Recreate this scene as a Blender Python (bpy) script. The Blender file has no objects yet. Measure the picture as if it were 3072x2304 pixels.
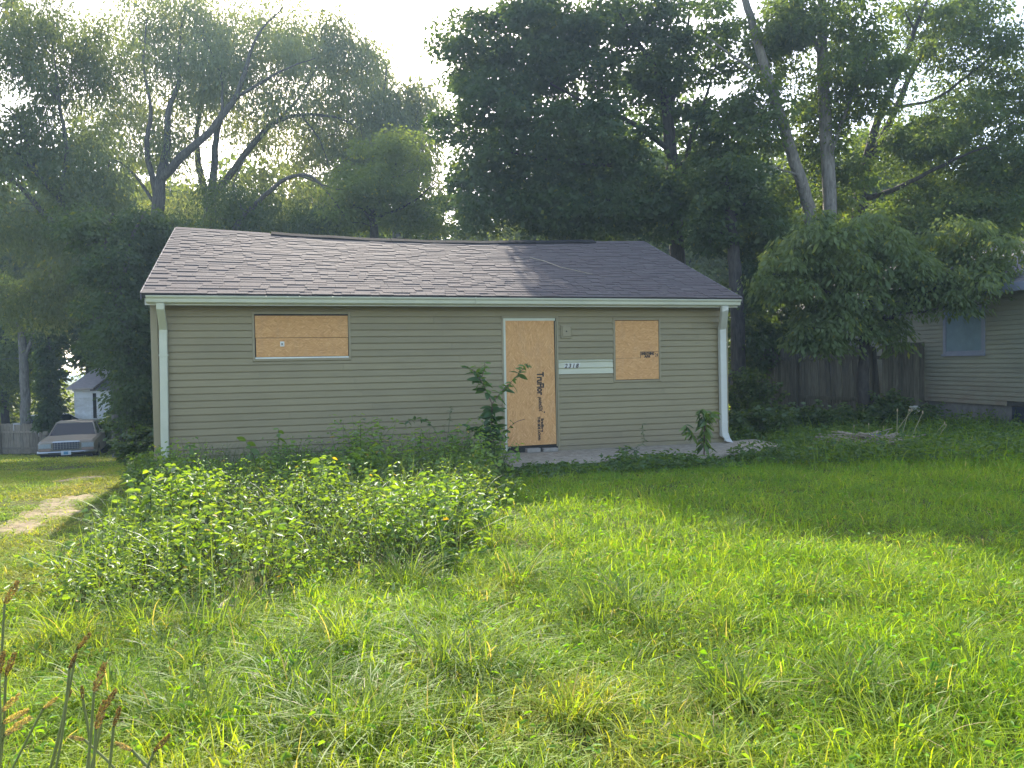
import bpy, math, random
import numpy as np
from math import radians, sin, cos, pi
from mathutils import Vector, Matrix

# ------------------------------------------------------------------ camera, sky, sun, exposure
S = bpy.context.scene
COL = S.collection
F_PX, CXP, CYP, EYE = 2310.0, 1536.0, 1152.0, 1.55
PITCH, ROLL = radians(1.5), radians(1.0)
_fw = np.array([0, cos(PITCH), -sin(PITCH)])
_up0 = np.array([0, sin(PITCH), cos(PITCH)])
_r = cos(ROLL) * np.array([1.0, 0, 0]) - sin(ROLL) * _up0
_u = sin(ROLL) * np.array([1.0, 0, 0]) + cos(ROLL) * _up0
cam_d = bpy.data.cameras.new('camera')
cam = bpy.data.objects.new('camera', cam_d)
COL.objects.link(cam)
cam_d.sensor_fit = 'HORIZONTAL'
cam_d.angle = 2 * math.atan(1536.0 / F_PX)
cam_d.clip_end = 2000
cam_d.clip_start = 0.05
M = Matrix(((_r[0], _u[0], -_fw[0], 0), (_r[1], _u[1], -_fw[1], 0), (_r[2], _u[2], -_fw[2], EYE), (0, 0, 0, 1)))
cam.matrix_world = M
S.camera = cam

SUN_DIR = Vector((-0.315, 1.40, 1.0)).normalized()      # towards the sun: behind the house, a little left
SUN_EL = math.asin(SUN_DIR.z)
SUN_AZ = math.atan2(SUN_DIR.x, SUN_DIR.y)
world = bpy.data.worlds.new('World')
S.world = world
world.use_nodes = True
wn = world.node_tree
sky = wn.nodes.new('ShaderNodeTexSky')
sky.sky_type = 'NISHITA'
sky.sun_disc = False
sky.sun_elevation = SUN_EL
sky.sun_rotation = SUN_AZ
sky.air_density = 0.8
sky.dust_density = 1.6
sky.ozone_density = 0.4
wn.links.new(sky.outputs[0], wn.nodes['Background'].inputs[0])
wn.nodes['Background'].inputs[1].default_value = 0.15
sun_d = bpy.data.lights.new('sun', 'SUN')
sun_d.energy = 3.1
sun_d.angle = radians(0.53)
sun_d.color = (1.0, 0.95, 0.86)
sun = bpy.data.objects.new('sun', sun_d)
COL.objects.link(sun)
sun.rotation_euler = (-SUN_DIR).to_track_quat('-Z', 'Y').to_euler()
sun.location = (0, 0, 30)
S.view_settings.view_transform = 'Standard'
S.view_settings.look = 'None'
S.view_settings.exposure = 1.95
S.view_settings.gamma = 1.0
S.view_settings.use_curve_mapping = False
S.view_settings.use_white_balance = True            # the phone's auto white balance, set for the shade
S.view_settings.white_balance_temperature = 7050
S.cycles.max_bounces = 8
S.cycles.diffuse_bounces = 4
S.cycles.transmission_bounces = 6
S.cycles.transparent_max_bounces = 8
S.cycles.use_denoising = True

rng = np.random.default_rng(7)
random.seed(7)


# ------------------------------------------------------------------ terrain and pixel helpers
def sstep(a, b, x):
    t = np.clip((x - a) / (b - a), 0, 1)
    return t * t * (3 - 2 * t)


def gz(x, y):
    """height of the ground: level round the house, falling away behind it on the left"""
    x = np.asarray(x, float)
    y = np.asarray(y, float)
    d = np.clip(y - 10.2, 0, None)
    d = np.where(d < 2.0, d * d / 4.0, d - 1.0)                 # eases into a steady fall
    d = np.minimum(d, 22.0)
    drop = -0.0945 * d * sstep(-3.0, -8.0, x)
    roll = 0.018 * np.sin(x * 1.3 + 0.7) * np.cos(y * 1.1) + 0.012 * np.sin(x * 3.1 + y * 2.3)
    return drop + roll


def ray(px, py):
    return _fw + (px - CXP) / F_PX * _r - (py - CYP) / F_PX * _u


def G(px, py):
    """photo pixel -> the point of the ground it shows"""
    d = ray(px, py)
    o = np.array([0, 0, EYE])
    t = min(60.0, -EYE / min(d[2], -0.01))
    for _ in range(14):
        p = o + d * t
        t = 0.5 * t + 0.5 * min(90.0, (float(gz(p[0], p[1])) - EYE) / min(d[2], -0.01))
    return o + d * t


def D(px, py, dist):
    """photo pixel -> point at a known distance in front of the camera"""
    d = ray(px, py)
    return np.array([0, 0, EYE]) + d * (dist / d[1])


def fbm(x, y, seed=0.0, oct=4):
    v = 0
    a = 1.0
    s = 0
    for k in range(oct):
        f = 2.0 ** k
        v = v + a * np.sin(x * f * 1.7 + 1.3 * seed + 2.1 * k + 1.9 * np.sin(y * f * 1.1 + seed + k)) * np.cos(y * f * 1.5 + 0.7 * seed + 1.7 * k + 1.7 * np.sin(x * f * 0.9 - seed))
        s += a
        a *= 0.55
    return v / s


# ------------------------------------------------------------------ mesh helpers
def tag(o, label=None, cat=None, group=None, kind=None):
    if label:
        o['label'] = label
    if cat:
        o['category'] = cat
    if group:
        o['group'] = group
    if kind:
        o['kind'] = kind
    return o


def empty(name, loc, rz=0.0):
    o = bpy.data.objects.new(name, None)
    o.empty_display_size = 0.2
    COL.objects.link(o)
    o.location = loc
    o.rotation_euler = (0, 0, rz)
    return o


def link(name, me, mat=None, parent=None):
    if mat is not None and not me.materials:
        me.materials.append(mat)
    o = bpy.data.objects.new(name, me)
    COL.objects.link(o)
    if parent is not None:
        o.parent = parent
    return o


def np_mesh(name, V, polys, tint=None, smooth=False):
    """polys: list of (n,k) index arrays"""
    me = bpy.data.meshes.new(name)
    V = np.ascontiguousarray(V, dtype=np.float32)
    me.vertices.add(len(V))
    me.vertices.foreach_set('co', V.ravel())
    polys = [np.asarray(p, dtype=np.int32) for p in polys if len(p)]
    loops = np.concatenate([p.ravel() for p in polys])
    tot = np.concatenate([np.full(len(p), p.shape[1], np.int32) for p in polys])
    start = np.concatenate([[0], np.cumsum(tot)[:-1]]).astype(np.int32)
    me.loops.add(len(loops))
    me.loops.foreach_set('vertex_index', loops)
    me.polygons.add(len(tot))
    me.polygons.foreach_set('loop_start', start)
    me.polygons.foreach_set('loop_total', tot)
    if smooth:
        me.polygons.foreach_set('use_smooth', np.ones(len(tot), bool))
    if tint is not None:
        a = me.attributes.new('tint', 'FLOAT_COLOR', 'POINT')
        c = np.ones((len(V), 4), np.float32)
        c[:, :3] = tint
        a.data.foreach_set('color', c.ravel())
    me.update(calc_edges=True)
    me.validate()
    return me


class MB:
    """collects shapes into ONE mesh"""
    def __init__(self):
        self.v = []
        self.f = []

    def add(self, vs, fs):
        o = len(self.v)
        self.v += [tuple(map(float, p)) for p in vs]
        self.f += [tuple(i + o for i in f) for f in fs]
        return self

    def box(self, x0, x1, y0, y1, z0, z1):
        vs = [(x0, y0, z0), (x1, y0, z0), (x1, y1, z0), (x0, y1, z0), (x0, y0, z1), (x1, y0, z1), (x1, y1, z1), (x0, y1, z1)]
        return self.add(vs, [(0, 3, 2, 1), (4, 5, 6, 7), (0, 1, 5, 4), (1, 2, 6, 5), (2, 3, 7, 6), (3, 0, 4, 7)])

    def prism(self, prof, x0, x1):
        """profile of (y,z) points extruded along x"""
        n = len(prof)
        vs = [(x0, y, z) for y, z in prof] + [(x1, y, z) for y, z in prof]
        fs = [(i, (i + 1) % n, (i + 1) % n + n, i + n) for i in range(n)]
        fs += [tuple(range(n - 1, -1, -1)), tuple(range(n, 2 * n))]
        return self.add(vs, fs)

    def tube(self, pts, radii, sides=8, cap=True):
        V, Q = tube_np(np.array(pts, float), np.array(radii, float), sides)
        o = len(self.v)
        self.v += [tuple(map(float, p)) for p in V]
        self.f += [tuple(int(i) + o for i in q) for q in Q]
        if cap:
            n = len(pts)
            self.f.append(tuple(o + i for i in range(sides - 1, -1, -1)))
            self.f.append(tuple(o + (n - 1) * sides + i for i in range(sides)))
        return self

    def lathe(self, prof, sides=16, c=(0, 0, 0), axis='z'):
        o = len(self.v)
        for r, h in prof:
            for k in range(sides):
                a = 2 * pi * k / sides
                p = (r * cos(a), r * sin(a), h)
                if axis == 'y':
                    p = (r * cos(a), h, r * sin(a))
                self.v.append((c[0] + p[0], c[1] + p[1], c[2] + p[2]))
        for i in range(len(prof) - 1):
            for k in range(sides):
                k2 = (k + 1) % sides
                self.f.append((o + i * sides + k, o + i * sides + k2, o + (i + 1) * sides + k2, o + (i + 1) * sides + k))
        self.f.append(tuple(o + k for k in range(sides - 1, -1, -1)))
        self.f.append(tuple(o + (len(prof) - 1) * sides + k for k in range(sides)))
        return self

    def mesh(self, name, smooth=False):
        me = bpy.data.meshes.new(name)
        me.from_pydata(self.v, [], self.f)
        if smooth:
            me.polygons.foreach_set('use_smooth', [True] * len(me.polygons))
        me.update()
        return me

    def build(self, name, mat, parent=None, bevel=0.0, smooth=False, seg=2):
        me = self.mesh(name, smooth)
        if bevel:
            import bmesh
            bm = bmesh.new()
            bm.from_mesh(me)
            bmesh.ops.recalc_face_normals(bm, faces=bm.faces)
            bmesh.ops.bevel(bm, geom=bm.edges[:], offset=bevel, segments=seg, affect='EDGES', profile=0.6, clamp_overlap=True)
            bm.to_mesh(me)
            bm.free()
        return link(name, me, mat, parent)


def tube_np(P, R, sides):
    n = len(P)
    T = np.gradient(P, axis=0)
    T /= np.linalg.norm(T, axis=1, keepdims=True) + 1e-9
    ref = np.array([0.31, 0.17, 0.93])
    if abs(T[0] @ ref) > 0.9:
        ref = np.array([0.93, 0.31, 0.17])
    A = np.cross(T, ref)
    A /= np.linalg.norm(A, axis=1, keepdims=True) + 1e-9
    B = np.cross(T, A)
    ang = np.arange(sides) * 2 * pi / sides
    V = P[:, None, :] + R[:, None, None] * (np.cos(ang)[None, :, None] * A[:, None, :] + np.sin(ang)[None, :, None] * B[:, None, :])
    V = V.reshape(-1, 3)
    i = np.arange(n - 1)[:, None] * sides
    k = np.arange(sides)[None, :]
    k2 = (k + 1) % sides
    Q = np.stack([i + k, i + k2, i + sides + k2, i + sides + k], -1).reshape(-1, 4)
    return V, Q


def unit(v):
    return v / (np.linalg.norm(v, axis=-1, keepdims=True) + 1e-9)


def leaf_arrays(P, axis, nrm, L, W, tint, detail=False, fold=0.25):
    """P base points, axis along each leaf, nrm its face; returns V, quads, tint per vertex"""
    axis = unit(axis)
    side = unit(np.cross(nrm, axis))
    nn = np.cross(axis, side)
    L = L[:, None]
    W = W[:, None]
    if not detail:
        v = np.stack([P, P + axis * L * 0.45 + side * W * 0.5 + nn * W * fold * 0.5, P + axis * L, P + axis * L * 0.45 - side * W * 0.5 + nn * W * fold * 0.5], 1)
        n = len(P)
        q = np.arange(n * 4).reshape(n, 4)
        return v.reshape(-1, 3), q, np.repeat(tint, 4, 0)
    drop = -nn * L * 0.12
    v = np.stack([P, P + axis * L + drop * 1.6,
                  P + axis * L * 0.28 + side * W * 0.42 + nn * W * fold, P + axis * L * 0.65 + side * W * 0.40 + nn * W * fold * 0.7 + drop * 0.5,
                  P + axis * L * 0.28 - side * W * 0.42 + nn * W * fold, P + axis * L * 0.65 - side * W * 0.40 + nn * W * fold * 0.7 + drop * 0.5], 1)
    n = len(P)
    b = np.arange(n)[:, None] * 6
    q = np.concatenate([b + np.array([[0, 2, 3, 1]]), b + np.array([[0, 1, 5, 4]])], 0)
    return v.reshape(-1, 3), q, np.repeat(tint, 6, 0)


def blade_arrays(P, h, w, az, bend, tint, K=3, twist=None):
    n = len(P)
    lean = np.stack([np.cos(az), np.sin(az), np.zeros(n)], 1)
    tw = az + pi / 2 + (0 if twist is None else twist)
    side = np.stack([np.cos(tw), np.sin(tw), np.zeros(n)], 1)
    V = []
    for i in range(K + 1):
        t = i / K
        c = P + lean * (h * bend * t ** 1.8)[:, None]
        c = c + np.array([0, 0, 1.0]) * (h * (t - 0.45 * np.minimum(bend, 1.25) ** 1.3 * t ** 2.2))[:, None]
        if i == K:
            V.append(c[:, None, :])
        else:
            ww = (w * (1 - 0.55 * t ** 1.5) * 0.5)[:, None] * side
            V.append(np.stack([c - ww, c + ww], 1))
    V = np.concatenate(V, 1)
    m = 2 * K + 1
    b = np.arange(n)[:, None] * m
    quads = [b + np.array([[2 * i, 2 * i + 1, 2 * i + 3, 2 * i + 2]]) for i in range(K - 1)]
    quads = np.concatenate(quads, 0) if quads else np.zeros((0, 4), int)
    tris = b + np.array([[2 * K - 2, 2 * K - 1, 2 * K]])
    return V.reshape(-1, 3), quads, tris, np.repeat(tint, m, 0)


class Cloud:
    """gathers leaf / blade arrays into one mesh"""
    def __init__(self):
        self.V, self.Q, self.T3, self.C = [], [], [], []
        self.n = 0

    def leaves(self, *a, **k):
        v, q, c = leaf_arrays(*a, **k)
        self.V.append(v)
        self.Q.append(q + self.n)
        self.C.append(c)
        self.n += len(v)

    def blades(self, *a, **k):
        v, q, t, c = blade_arrays(*a, **k)
        self.V.append(v)
        if len(q):
            self.Q.append(q + self.n)
        self.T3.append(t + self.n)
        self.C.append(c)
        self.n += len(v)

    def tube(self, pts, radii, sides, col):
        v, q = tube_np(np.array(pts, float), np.array(radii, float), sides)
        self.V.append(v)
        self.Q.append(q + self.n)
        self.C.append(np.repeat(np.array([col]), len(v), 0))
        self.n += len(v)

    def build(self, name, mat, parent=None, origin=None, smooth=False):
        V = np.concatenate(self.V)
        if origin is not None:
            V = V - np.array(origin)
        polys = []
        if self.Q:
            polys.append(np.concatenate(self.Q))
        if self.T3:
            polys.append(np.concatenate(self.T3))
        me = np_mesh(name, V, polys, np.concatenate(self.C), smooth)
        return link(name, me, mat, parent)


# ------------------------------------------------------------------ materials
MATS = {}


def new_mat(name):
    m = bpy.data.materials.new(name)
    m.use_nodes = True
    nt = m.node_tree
    b = nt.nodes['Principled BSDF']
    MATS[name] = m
    return m, nt, b


def N(nt, t, **k):
    n = nt.nodes.new(t)
    for a, v in k.items():
        if isinstance(v, tuple) and a == 'op':
            pass
        setattr(n, a, v)
    return n


def noise(nt, scale, detail=4.0, rough=0.55, vec=None, dist=0.0):
    n = nt.nodes.new('ShaderNodeTexNoise')
    n.inputs['Scale'].default_value = scale
    n.inputs['Detail'].default_value = detail
    n.inputs['Roughness'].default_value = rough
    n.inputs['Distortion'].default_value = dist
    if vec is not None:
        nt.links.new(vec, n.inputs['Vector'])
    return n.outputs['Fac']


def ramp(nt, fac, stops):
    r = nt.nodes.new('ShaderNodeValToRGB')
    el = r.color_ramp.elements
    while len(el) < len(stops):
        el.new(0.5)
    for e, (p, c) in zip(el, stops):
        e.position = p
        e.color = (*c, 1) if len(c) == 3 else c
    nt.links.new(fac, r.inputs[0])
    return r.outputs[0]


def mix(nt, fac, a, b, mode='MIX'):
    n = nt.nodes.new('ShaderNodeMix')
    n.data_type = 'RGBA'
    n.blend_type = mode
    for sock, v in ((n.inputs[0], fac), (n.inputs[6], a), (n.inputs[7], b)):
        if isinstance(v, (int, float)):
            sock.default_value = v
        elif isinstance(v, tuple):
            sock.default_value = (*v, 1) if len(v) == 3 else v
        else:
            nt.links.new(v, sock)
    return n.outputs[2]


def coords(nt, scale=(1, 1, 1), kind='Object', rot=(0, 0, 0)):
    tc = nt.nodes.new('ShaderNodeTexCoord')
    mp = nt.nodes.new('ShaderNodeMapping')
    mp.inputs['Scale'].default_value = scale
    mp.inputs['Rotation'].default_value = rot
    nt.links.new(tc.outputs[kind], mp.inputs['Vector'])
    return mp.outputs[0]


def world_pos(nt, scale=(1, 1, 1)):
    g = nt.nodes.new('ShaderNodeNewGeometry')
    mp = nt.nodes.new('ShaderNodeMapping')
    mp.inputs['Scale'].default_value = scale
    nt.links.new(g.outputs['Position'], mp.inputs['Vector'])
    return mp.outputs[0]


def bump(nt, b, h, strength=0.3, dist=0.01):
    n = nt.nodes.new('ShaderNodeBump')
    n.inputs['Strength'].default_value = strength
    n.inputs['Distance'].default_value = dist
    nt.links.new(h, n.inputs['Height'])
    nt.links.new(n.outputs[0], b.inputs['Normal'])


def obj_random(nt):
    return nt.nodes.new('ShaderNodeObjectInfo').outputs['Random']


def mat_plain(name, col, rough=0.6, var=0.15, scale=6.0, metallic=0.0, spec=0.5, bumps=0.0, dirt=None):
    m, nt, b = new_mat(name)
    v = world_pos(nt)
    f = noise(nt, scale, 5, 0.6, v)
    lo = tuple(c * (1 - var) for c in col)
    hi = tuple(min(1, c * (1 + var)) for c in col)
    c = ramp(nt, f, [(0.3, lo), (0.7, hi)])
    if dirt is not None:
        f2 = noise(nt, scale * 0.35, 6, 0.7, v)
        c = mix(nt, ramp(nt, f2, [(0.5, (0, 0, 0)), (0.75, (dirt[3],) * 3)]), c, dirt[:3])
    nt.links.new(c, b.inputs['Base Color'])
    b.inputs['Roughness'].default_value = rough
    b.inputs['Metallic'].default_value = metallic
    b.inputs['Specular IOR Level'].default_value = spec
    if bumps:
        bump(nt, b, noise(nt, scale * 8, 4, 0.6, v), bumps, 0.004)
    return m


def mat_leaf(name, trans=0.5, gloss=0.06, rough=0.38, tr_mul=(1.5, 1.45, 0.55)):
    m = bpy.data.materials.new(name)
    m.use_nodes = True
    nt = m.node_tree
    nt.nodes.remove(nt.nodes['Principled BSDF'])
    out = nt.nodes['Material Output']
    at = nt.nodes.new('ShaderNodeAttribute')
    at.attribute_name = 'tint'
    d = nt.nodes.new('ShaderNodeBsdfDiffuse')
    t = nt.nodes.new('ShaderNodeBsdfTranslucent')
    g = nt.nodes.new('ShaderNodeBsdfGlossy')
    g.inputs['Roughness'].default_value = rough
    g.inputs['Color'].default_value = (0.9, 0.95, 1.0, 1)
    nt.links.new(at.outputs['Color'], d.inputs['Color'])
    nt.links.new(mix(nt, 1.0, at.outputs['Color'], tr_mul, 'MULTIPLY'), t.inputs['Color'])
    m1 = nt.nodes.new('ShaderNodeMixShader')
    m1.inputs[0].default_value = trans
    nt.links.new(d.outputs[0], m1.inputs[1])
    nt.links.new(t.outputs[0], m1.inputs[2])
    m2 = nt.nodes.new('ShaderNodeMixShader')
    m2.inputs[0].default_value = gloss
    nt.links.new(m1.outputs[0], m2.inputs[1])
    nt.links.new(g.outputs[0], m2.inputs[2])
    nt.links.new(m2.outputs[0], out.inputs['Surface'])
    MATS[name] = m
    return m


def mat_tuft(name, trans=0.50, gloss=0.014, tr_mul=(1.75, 1.6, 0.40)):
    m = mat_leaf(name, trans, gloss, 0.45, tr_mul)
    nt = m.node_tree
    at = [n for n in nt.nodes if n.type == 'ATTRIBUTE'][0]
    ai = nt.nodes.new('ShaderNodeAttribute')
    ai.attribute_type = 'INSTANCER'
    ai.attribute_name = 'itint'
    c = mix(nt, 1.0, at.outputs['Color'], ai.outputs['Color'], 'MULTIPLY')
    c = mix(nt, at.outputs['Alpha'], c, (0.40, 0.34, 0.18))
    d = [n for n in nt.nodes if n.type == 'BSDF_DIFFUSE'][0]
    t = [n for n in nt.nodes if n.type == 'BSDF_TRANSLUCENT'][0]
    nt.links.new(c, d.inputs['Color'])
    nt.links.new(mix(nt, 1.0, c, tr_mul, 'MULTIPLY'), t.inputs['Color'])
    return m


def mat_bark(name, lo, hi):
    m, nt, b = new_mat(name)
    v = world_pos(nt, (1, 1, 0.22))
    f = noise(nt, 14, 6, 0.65, v, 0.6)
    nt.links.new(ramp(nt, f, [(0.3, lo), (0.68, hi)]), b.inputs['Base Color'])
    b.inputs['Roughness'].default_value = 0.9
    b.inputs['Specular IOR Level'].default_value = 0.2
    bump(nt, b, f, 0.7, 0.03)
    return m


def mat_siding(name, col, dirt, dirt_h=0.5, var=0.06):
    m, nt, b = new_mat(name)
    v = world_pos(nt)
    f = noise(nt, 1.4, 5, 0.6, v)
    grain = noise(nt, 30, 3, 0.6, world_pos(nt, (0.12, 0.12, 3)))
    c = ramp(nt, f, [(0.3, tuple(x * (1 - var) for x in col)), (0.7, tuple(min(1, x * (1 + var)) for x in col))])
    c = mix(nt, 0.10, c, ramp(nt, grain, [(0.35, (0.25, 0.25, 0.25)), (0.65, (0.75, 0.75, 0.75))]), 'OVERLAY')
    rnd = nt.nodes.new('ShaderNodeMapRange')
    rnd.inputs[3].default_value = 0.94
    rnd.inputs[4].default_value = 1.05
    nt.links.new(obj_random(nt), rnd.inputs[0])
    c = mix(nt, 1.0, c, rnd.outputs[0], 'MULTIPLY')
    # splashed soil low on the wall, in blotches
    sep = nt.nodes.new('ShaderNodeSeparateXYZ')
    nt.links.new(v, sep.inputs[0])
    mr = nt.nodes.new('ShaderNodeMapRange')
    mr.inputs[1].default_value = 0.0
    mr.inputs[2].default_value = dirt_h
    mr.inputs[3].default_value = 0.75
    mr.inputs[4].default_value = 0.0
    nt.links.new(sep.outputs[2], mr.inputs[0])
    f2 = noise(nt, 2.5, 6, 0.7, world_pos(nt, (1, 1, 1.6)))
    mm = nt.nodes.new('ShaderNodeMath')
    mm.operation = 'MULTIPLY'
    nt.links.new(mr.outputs[0], mm.inputs[0])
    nt.links.new(ramp(nt, f2, [(0.35, (0.15,) * 3), (0.65, (1,) * 3)]), mm.inputs[1])
    c = mix(nt, mm.outputs[0], c, dirt)
    nt.links.new(c, b.inputs['Base Color'])
    b.inputs['Roughness'].default_value = 0.5
    b.inputs['Specular IOR Level'].default_value = 0.35
    bump(nt, b, grain, 0.08, 0.002)
    return m


def mat_osb(name, vertical):
    m, nt, b = new_mat(name)
    rot = radians(90) if vertical else 0
    cols = []
    hs = []
    base = coords(nt, (1, 1, 1))
    for k, (ang, sc) in enumerate(((0.0, 22), (0.7, 26), (-0.6, 24))):
        mp = nt.nodes.new('ShaderNodeMapping')
        mp.inputs['Rotation'].default_value = (0, rot + ang, 0)
        nt.links.new(base, mp.inputs['Vector'])
        mp2 = nt.nodes.new('ShaderNodeMapping')
        mp2.inputs['Scale'].default_value = (0.42, 1, 3.2)
        mp2.inputs['Location'].default_value = (k * 3.1, 0, k * 1.7)
        nt.links.new(mp.outputs[0], mp2.inputs['Vector'])
        vo = nt.nodes.new('ShaderNodeTexVoronoi')
        vo.inputs['Scale'].default_value = sc
        nt.links.new(mp2.outputs[0], vo.inputs['Vector'])
        s = nt.nodes.new('ShaderNodeSeparateColor')
        nt.links.new(vo.outputs['Color'], s.inputs[0])
        cols.append(s.outputs[0])
        hs.append(vo.outputs['Distance'])
    sel = noise(nt, 18, 2, 0.5, base)
    f = mix(nt, ramp(nt, sel, [(0.42, (0, 0, 0)), (0.58, (1, 1, 1))]), cols[0], cols[1])
    sel2 = noise(nt, 15, 2, 0.5, coords(nt, (1, 1, 1), 'Object', (0, 1.1, 0)))
    f = mix(nt, ramp(nt, sel2, [(0.5, (0, 0, 0)), (0.6, (1, 1, 1))]), f, cols[2])
    c = ramp(nt, f, [(0.0, (0.50, 0.245, 0.09)), (0.25, (0.58, 0.295, 0.115)), (0.7, (0.63, 0.33, 0.132)), (1.0, (0.70, 0.39, 0.17))])
    # weathering towards grey in blotches along the lower edge and streaks
    big = noise(nt, 2.2, 5, 0.65, coords(nt, (2.0, 1, 0.7)))
    c = mix(nt, ramp(nt, big, [(0.52, (0, 0, 0)), (0.8, (0.35,) * 3)]), c, (0.36, 0.235, 0.145))
    nt.links.new(c, b.inputs['Base Color'])
    b.inputs['Roughness'].default_value = 0.75
    b.inputs['Specular IOR Level'].default_value = 0.25
    bump(nt, b, f, 0.25, 0.003)
    return m


def mat_shingle(name):
    m, nt, b = new_mat(name)
    v = world_pos(nt)
    rnd = obj_random(nt)
    isl = nt.nodes.new('ShaderNodeNewGeometry').outputs['Random Per Island']
    r = nt.nodes.new('ShaderNodeMath')
    r.operation = 'ADD'
    nt.links.new(rnd, r.inputs[0])
    nt.links.new(isl, r.inputs[1])
    fr = nt.nodes.new('ShaderNodeMath')
    fr.operation = 'FRACT'
    nt.links.new(r.outputs[0], fr.inputs[0])
    c = ramp(nt, fr.outputs[0], [(0.0, (0.100, 0.086, 0.086)), (0.35, (0.106, 0.092, 0.092)), (0.7, (0.110, 0.097, 0.096)), (1.0, (0.118, 0.104, 0.102))])
    g = noise(nt, 220, 2, 0.7, v)
    c = mix(nt, 0.5, c, ramp(nt, g, [(0.3, (0.2,) * 3), (0.7, (0.8,) * 3)]), 'OVERLAY')
    big = noise(nt, 0.8, 4, 0.6, v)
    c = mix(nt, ramp(nt, big, [(0.4, (0, 0, 0)), (0.7, (0.4,) * 3)]), c, (0.105, 0.083, 0.082))
    nt.links.new(c, b.inputs['Base Color'])
    b.inputs['Roughness'].default_value = 0.9
    b.inputs['Specular IOR Level'].default_value = 0.08
    bump(nt, b, g, 0.5, 0.003)
    return m


def mat_ground(name):
    m, nt, b = new_mat(name)
    v = world_pos(nt)
    f = noise(nt, 0.7, 6, 0.65, v)
    fine = noise(nt, 45, 5, 0.7, v)
    c = ramp(nt, f, [(0.3, (0.06, 0.085, 0.02)), (0.5, (0.10, 0.125, 0.028)), (0.72, (0.17, 0.155, 0.055))])
    c = mix(nt, ramp(nt, fine, [(0.4, (0, 0, 0)), (0.7, (0.8,) * 3)]), c, (0.085, 0.06, 0.035))
    nt.links.new(c, b.inputs['Base Color'])
    b.inputs['Roughness'].default_value = 0.95
    b.inputs['Specular IOR Level'].default_value = 0.1
    bump(nt, b, fine, 0.8, 0.03)
    return m


def mat_dirt(name, lo, hi):
    m, nt, b = new_mat(name)
    v = world_pos(nt)
    f = noise(nt, 9, 7, 0.7, v)
    peb = nt.nodes.new('ShaderNodeTexVoronoi')
    peb.inputs['Scale'].default_value = 38
    nt.links.new(v, peb.inputs['Vector'])
    c = ramp(nt, f, [(0.3, lo), (0.65, hi)])
    c = mix(nt, 0.35, c, ramp(nt, peb.outputs['Distance'], [(0.1, (0.75, 0.72, 0.66)), (0.5, (0.3, 0.27, 0.22))]), 'OVERLAY')
    nt.links.new(c, b.inputs['Base Color'])
    b.inputs['Roughness'].default_value = 0.95
    b.inputs['Specular IOR Level'].default_value = 0.15
    bump(nt, b, f, 0.9, 0.02)
    return m


def mat_wood(name, lo, hi, axis_scale=(14, 14, 1.2)):
    m, nt, b = new_mat(name)
    v = world_pos(nt, axis_scale)
    f = noise(nt, 2.2, 6, 0.65, v, 0.4)
    c = ramp(nt, f, [(0.3, lo), (0.7, hi)])
    mr = nt.nodes.new('ShaderNodeMapRange')
    mr.inputs[3].default_value = 0.7
    mr.inputs[4].default_value = 1.2
    nt.links.new(obj_random(nt), mr.inputs[0])
    c = mix(nt, 1.0, c, mr.outputs[0], 'MULTIPLY')
    nt.links.new(c, b.inputs['Base Color'])
    b.inputs['Roughness'].default_value = 0.9
    b.inputs['Specular IOR Level'].default_value = 0.2
    bump(nt, b, f, 0.5, 0.01)
    return m


mat_siding('siding', (0.250, 0.203, 0.108), (0.20, 0.155, 0.105), 0.55)
mat_siding('cream_siding', (0.52, 0.50, 0.36), (0.3, 0.25, 0.17), 0.1)
mat_siding('neighbour_siding', (0.27, 0.265, 0.195), (0.19, 0.095, 0.065), 1.35, 0.1)
mat_siding('white_siding', (0.82, 0.83, 0.86), (0.5, 0.48, 0.45), 0.01)
mat_plain('trim', (0.262, 0.214, 0.12), 0.5, 0.06)
mat_plain('cream_metal', (0.53, 0.52, 0.40), 0.42, 0.06, 3.0, dirt=(0.30, 0.32, 0.22, 0.35))
mat_plain('white_metal', (0.54, 0.53, 0.46), 0.4, 0.05, 3.0, dirt=(0.34, 0.33, 0.26, 0.4))
mat_plain('white_paint', (0.74, 0.73, 0.66), 0.5, 0.05, 5.0, dirt=(0.42, 0.38, 0.28, 0.4))
mat_plain('sheathing', (0.06, 0.055, 0.045), 0.9, 0.3)
mat_plain('dark_gap', (0.02, 0.018, 0.015), 0.9, 0.2)
mat_osb('osb_vertical', True)
mat_osb('osb_level', False)
mat_plain('ink', (0.018, 0.014, 0.012), 0.7, 0.3, 40)
mat_plain('number_brass', (0.07, 0.055, 0.04), 0.45, 0.3, 30, metallic=0.4)
mat_shingle('shingle')
mat_plain('ridge_black', (0.022, 0.022, 0.024), 0.95, 0.3, 20, spec=0.05)
mat_plain('roof_deck', (0.05, 0.046, 0.05), 0.9, 0.2)
mat_plain('far_roof', (0.16, 0.15, 0.155), 0.8, 0.2, 5)
mat_plain('pink_roof', (0.50, 0.42, 0.41), 0.8, 0.12, 5)
mat_ground('ground')
mat_dirt('dirt', (0.16, 0.13, 0.075), (0.38, 0.31, 0.21))
mat_dirt('concrete', (0.30, 0.25, 0.185), (0.52, 0.445, 0.35))
mat_dirt('litter', (0.10, 0.075, 0.045), (0.22, 0.17, 0.10))
mat_plain('block', (0.30, 0.27, 0.23), 0.9, 0.2, 12, bumps=0.5)
mat_plain('foundation', (0.17, 0.16, 0.145), 0.9, 0.25, 6, bumps=0.4)
mat_bark('bark_grey', (0.045, 0.04, 0.034), (0.15, 0.135, 0.115))
mat_bark('bark_dark', (0.025, 0.022, 0.019), (0.085, 0.075, 0.065))
mat_bark('bark_pale', (0.09, 0.082, 0.07), (0.25, 0.23, 0.2))
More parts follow.
